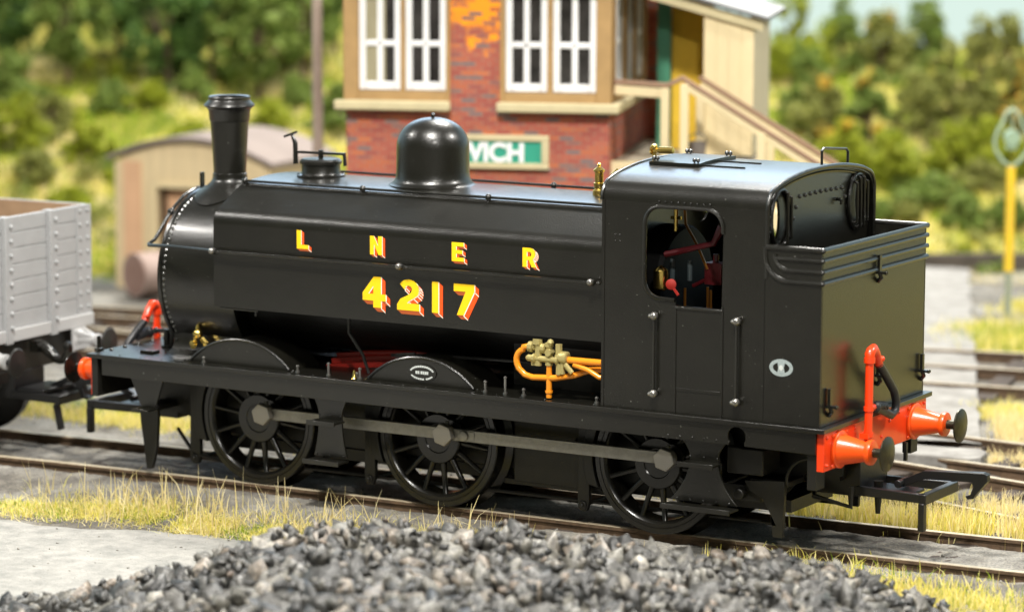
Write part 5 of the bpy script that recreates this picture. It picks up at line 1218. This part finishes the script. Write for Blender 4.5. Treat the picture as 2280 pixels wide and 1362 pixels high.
mb = MB(); xs2 = np.linspace(-.10, HW+.10, 24); rr2 = [(x, HE+.03+HP*(1-((x-HW/2)/(HW/2+.1))**2)) for x in xs2]; mb.sweep(rr2+[(x, z+.06) for x, z in reversed(rr2)], 'xz', -.10, HD+.15, closed=True, caps=True); hp_(mb, 'roof', mat('hut_roof_felt', (.24,.20,.18), .9, spec=.1, var=.12, vscale=1.5), ang=30)
mb = MB(); mb.tube([(1.55,.9,HE+.3),(1.55,.9,HE+.62)], .07, 10); mb.lathe([(.10,0),(.10,.04),(1e-4,.08)], (1.55,.9,HE+.60), (0,0,1), 10); hp_(mb, 'stove_pipe', mat('pipe_brown', (.30,.24,.22), .8))
HT.location = (-15.86, 11.35, 0); HT.rotation_euler.z = math.radians(7)
BR = thing('barrel', 'rusty brown drum lying on its side in front of the hut', 'barrel'); 
mb = MB(); ax = Vector((.35,.93,0)).normalized(); org = Vector((-14.75,10.35,.22)); mb.lathe([(1e-4,0),(.30,0),(.325,-.015),(.335,.01),(.325,.03),(.325,.33),(.34,.35),(.325,.37),(.325,.9),(.30,.92)], org, ax, 32)
BR.location = (-14.75,10.35,-.12); mb.build('drum', mat('rusty_drum', (.28,.20,.17), .8, bump=.3, bscale=8, vscale=3, col2=(.36,.28,.25)), BR, ang=35)
mb = MB(); mb.lathe([(1e-4,.0),(.29,.0),(.29,.012),(1e-4,.012)], org-ax*.013, ax, 32); mb.build('drum_end', mat('rusty_end', (.20,.115,.09), .8, vscale=3, col2=(.28,.18,.15)), BR)
mb = MB(); mb.obox(org+ax*.2-Vector((0,0,.36)), (.4,-.15,0), (.02,.06,0), (0,0,.05)); mb.obox(org+ax*.7-Vector((0,0,.36)), (.4,-.15,0), (.02,.06,0), (0,0,.05)); mb.build('chock', SLEEPER, BR)
TP = thing('telegraph_pole', 'weathered brown timber telegraph pole left of the brick building', 'pole', (-10.44,8.86,-.15))
mb = MB(); mb.tube([(-10.44,8.86,-.3),(-10.45,8.87,2.3),(-10.48,8.90,6.5)], [.088,.078,.062], 14); mb.build('pole', mat('pole_wood', (.42,.34,.28), .85, bump=.4, bscale=10, vscale=2.2, col2=(.22,.16,.12), wscale=(3,3,.5)), TP)
mb = MB(); mb.box(-11.1,-9.9,8.84,8.92,5.6,5.72); mb.box(-11.0,-10.0,8.84,8.92,6.1,6.2); mb.build('crossarm', SLEEPER, TP)
YP = thing('marker_post', 'yellow post with a green wire loop and round lamp at the right edge', 'post', (-2.69,14.9,0))
mb = MB(); px_, py_ = -2.69, 14.9
mb.tube([(px_,py_,-.15),(px_,py_,.62)], .050, 12); mb.build('lower_post', mat('grey_green_post', (.30,.34,.26), .6), YP)
mb = MB(); mb.tube([(px_,py_,.62),(px_,py_,2.08)], .066, 14); mb.tube([(px_,py_,2.08),(px_,py_,2.12)], .06, 12); mb.build('upper_post', mat('post_yellow', (.88,.62,.03), .5, vscale=3, col2=(.85,.54,.05)), YP)
mb = MB(); e = Vector((HY, -HX, 0)); c0 = Vector((px_,py_,0))
lp = [(-.0,2.10),(-.13,2.20),(-.225,2.34),(-.245,2.48),(-.20,2.62),(-.13,2.74),(-.10,2.84),(-.06,2.90),(0,2.92),(.06,2.90),(.10,2.84),(.13,2.74),(.20,2.62),(.245,2.48),(.225,2.34),(.13,2.20),(0,2.10)]
mb.tube([c0+e*a+Vector((0,0,b)) for a, b in lp], .026, 8); mb.build('loop', mat('loop_green', (.32,.42,.30), .5), YP)
mb = MB(); mb.lathe([(1e-4,-.09),(.105,-.09),(.115,-.07),(.115,.07),(.105,.09),(1e-4,.09)], c0+e*.0+Vector((0,0,2.52)), (-HX,-HY,0), 20); mb.tube([c0+Vector((0,0,2.6)), c0+Vector((0,0,2.9))], .014, 6); mb.box(px_-.07,px_+.07,py_-.06,py_+.06,2.36,2.50); mb.build('lamp', mat('lamp_green', (.30,.42,.30), .4), YP)
# low kerb at the foot of the bank
mb = MB(); a = uv2w(4.2, 51.7); b = uv2w(13, 52.2); mb.bar((a[0],a[1],-.02),(b[0],b[1],-.02),.16,.30); o = mb.build('retaining_kerb', mat('dark_timber', (.09,.075,.06), .9, var=.3, vscale=3)); tag(o, 'low dark timber edging along the foot of the right bank', 'edging')

# ================================================================== COAL
sil = [(-9,-.1),(-6,.06),(-4.53,.11),(-4.08,.13),(-3.73,.19),(-3.47,.26),(-3.2,.36),(-2.83,.42),(-2.54,.55),(-2.14,.69),(-1.61,.78),(-.96,.80),(-.56,.72),(.07,.76),(.49,.68),(1.05,.61),(1.44,.52),(2.36,.53),(2.8,.43),(3.21,.30),(3.68,.14),(3.9,.01),(4.31,-.05),(5,-.2),(7,-.3)]
sx_, sz_ = np.array([s[0] for s in sil]), np.array([s[1] for s in sil])
def coal_top(u, v):
    r = float(np.interp(u, sx_, sz_)); c = 28.3
    if v > c: t = (v-c)/(.35+max(0, r+.15)*1.1); return -.15+(r+.15)*max(0, 1-t)-(.2 if t > 1 else 0)
    return r-.03*(c-v)
def rocks(n_kinds=14):
    out = []
    for k in range(n_kinds):
        import bmesh
        bm = bmesh.new(); pts = RNG.normal(size=(13, 3)); pts /= np.linalg.norm(pts, axis=1)[:, None]; pts *= (RNG.uniform(.7, 1.15, 13))[:, None]; pts *= np.array([1, RNG.uniform(.5, .95), RNG.uniform(.35, .8)])
        for p in pts: bm.verts.new(p)
        r = bmesh.ops.convex_hull(bm, input=bm.verts); bmesh.ops.delete(bm, geom=[g for g in r['geom_interior'] if isinstance(g, bmesh.types.BMVert)], context='VERTS')
        bm.verts.ensure_lookup_table(); bm.faces.ensure_lookup_table(); bm.verts.index_update()
        bmesh.ops.triangulate(bm, faces=bm.faces)
        out.append((np.array([v.co[:] for v in bm.verts]), np.array([[v.index for v in f.verts] for f in bm.faces]))); bm.free()
    return out
RK = rocks()
def coal():
    VV, FF = [], []; o = 0; n = 3400
    for i in range(n):
        u = RNG.uniform(-7.2, 5.0); v = RNG.uniform(24.6, 28.75)
        s = .05+.27*RNG.random()**2.3
        if RNG.random() < .04: s *= 1.5
        top = coal_top(u, v)
        if top < -.17: continue
        x, y = uv2w(u, v); z = top-s*.75+RNG.uniform(-.02, .02)
        vv, ff = RK[int(RNG.integers(len(RK)))]
        q = RNG.normal(size=4); q /= np.linalg.norm(q); w_, a, b, c = q
        R_ = np.array([[1-2*(b*b+c*c),2*(a*b-c*w_),2*(a*c+b*w_)],[2*(a*b+c*w_),1-2*(a*a+c*c),2*(b*c-a*w_)],[2*(a*c-b*w_),2*(b*c+a*w_),1-2*(a*a+b*b)]])
        VV.append((vv*s)@R_.T+np.array([x, y, z])); FF.append(ff+o); o += len(vv)
    us2 = np.linspace(-8, 5.4, 120); vs2 = np.linspace(23.5, 29.2, 50)
    B = np.array([(*uv2w(a, b), coal_top(a, b)-.20) for b in vs2 for a in us2]); J = np.arange(len(us2)*len(vs2)).reshape(len(vs2), len(us2))
    q4 = np.stack([J[:-1,:-1], J[:-1,1:], J[1:,1:], J[1:,:-1]], -1).reshape(-1, 4)
    VV.append(B); FF.append(np.concatenate([q4[:, [0,1,2]], q4[:, [0,2,3]]])+o)
    m = bpy.data.materials.new('coal_lumps'); m.use_nodes = True; nn = m.node_tree.nodes; l = m.node_tree.links; b = nn['Principled BSDF']
    g = nn.new('ShaderNodeNewGeometry'); r = nn.new('ShaderNodeValToRGB'); e = r.color_ramp.elements
    e[0].position, e[0].color = 0, (.020,.020,.020,1); e[1].position, e[1].color = 1, (.29,.275,.245,1)
    for p, c in ((.3,(.050,.049,.047)),(.6,(.095,.092,.086)),(.84,(.17,.162,.142)),(.92,(.17,.13,.10))): k = e.new(p); k.color = (*c, 1)
    l.new(g.outputs['Random Per Island'], r.inputs[0])
    t = nn.new('ShaderNodeTexCoord'); no = nn.new('ShaderNodeTexNoise'); no.inputs['Scale'].default_value = 18; no.inputs['Detail'].default_value = 6; l.new(t.outputs['Object'], no.inputs['Vector'])
    rr = nn.new('ShaderNodeValToRGB'); rr.color_ramp.elements[0].position = .3; rr.color_ramp.elements[0].color = (.35,.35,.35,1); rr.color_ramp.elements[1].position = .7; rr.color_ramp.elements[1].color = (1.5,1.5,1.45,1); l.new(no.outputs['Fac'], rr.inputs[0])
    mx = nn.new('ShaderNodeMixRGB'); mx.blend_type = 'MULTIPLY'; mx.inputs[0].default_value = 1; l.new(r.outputs[0], mx.inputs[1]); l.new(rr.outputs[0], mx.inputs[2]); l.new(mx.outputs[0], b.inputs['Base Color'])
    b.inputs['Roughness'].default_value = .42; b.inputs['Specular IOR Level'].default_value = .6
    bp = nn.new('ShaderNodeBump'); bp.inputs['Strength'].default_value = .7; bp.inputs['Distance'].default_value = .03; l.new(no.outputs['Fac'], bp.inputs['Height']); l.new(bp.outputs[0], b.inputs['Normal'])
    ob = raw_mesh('coal_heap', np.concatenate(VV), np.concatenate(FF), m); tag(ob, 'heap of grey coal lumps across the foreground', 'coal', kind='stuff')
coal()
def stones():
    VV, FF = [], []; o = 0
    for i in range(2600):
        x = RNG.uniform(-10, 5); y = RNG.uniform(-5.5, 6.2); s = .006+.020*RNG.random()**3
        z = gz(x, y)+s*.3 if y > -2.85 else -.082+s*.3
        if y < -2.9 and RNG.random() < .5: continue
        vv, ff = RK[int(RNG.integers(len(RK)))]; VV.append(vv*s+np.array([x, y, z])); FF.append(ff+o); o += len(vv)
    m = mat('loose_grit', (.10,.095,.085), .9, vscale=.9, col2=(.38,.36,.32))
    ob = raw_mesh('loose_stones', np.concatenate(VV), np.concatenate(FF), m); tag(ob, 'loose grit and small stones scattered over the yard ground', 'gravel', kind='stuff')
stones()
for o in list(C.objects):
    if '_local' in o: del o['_local']
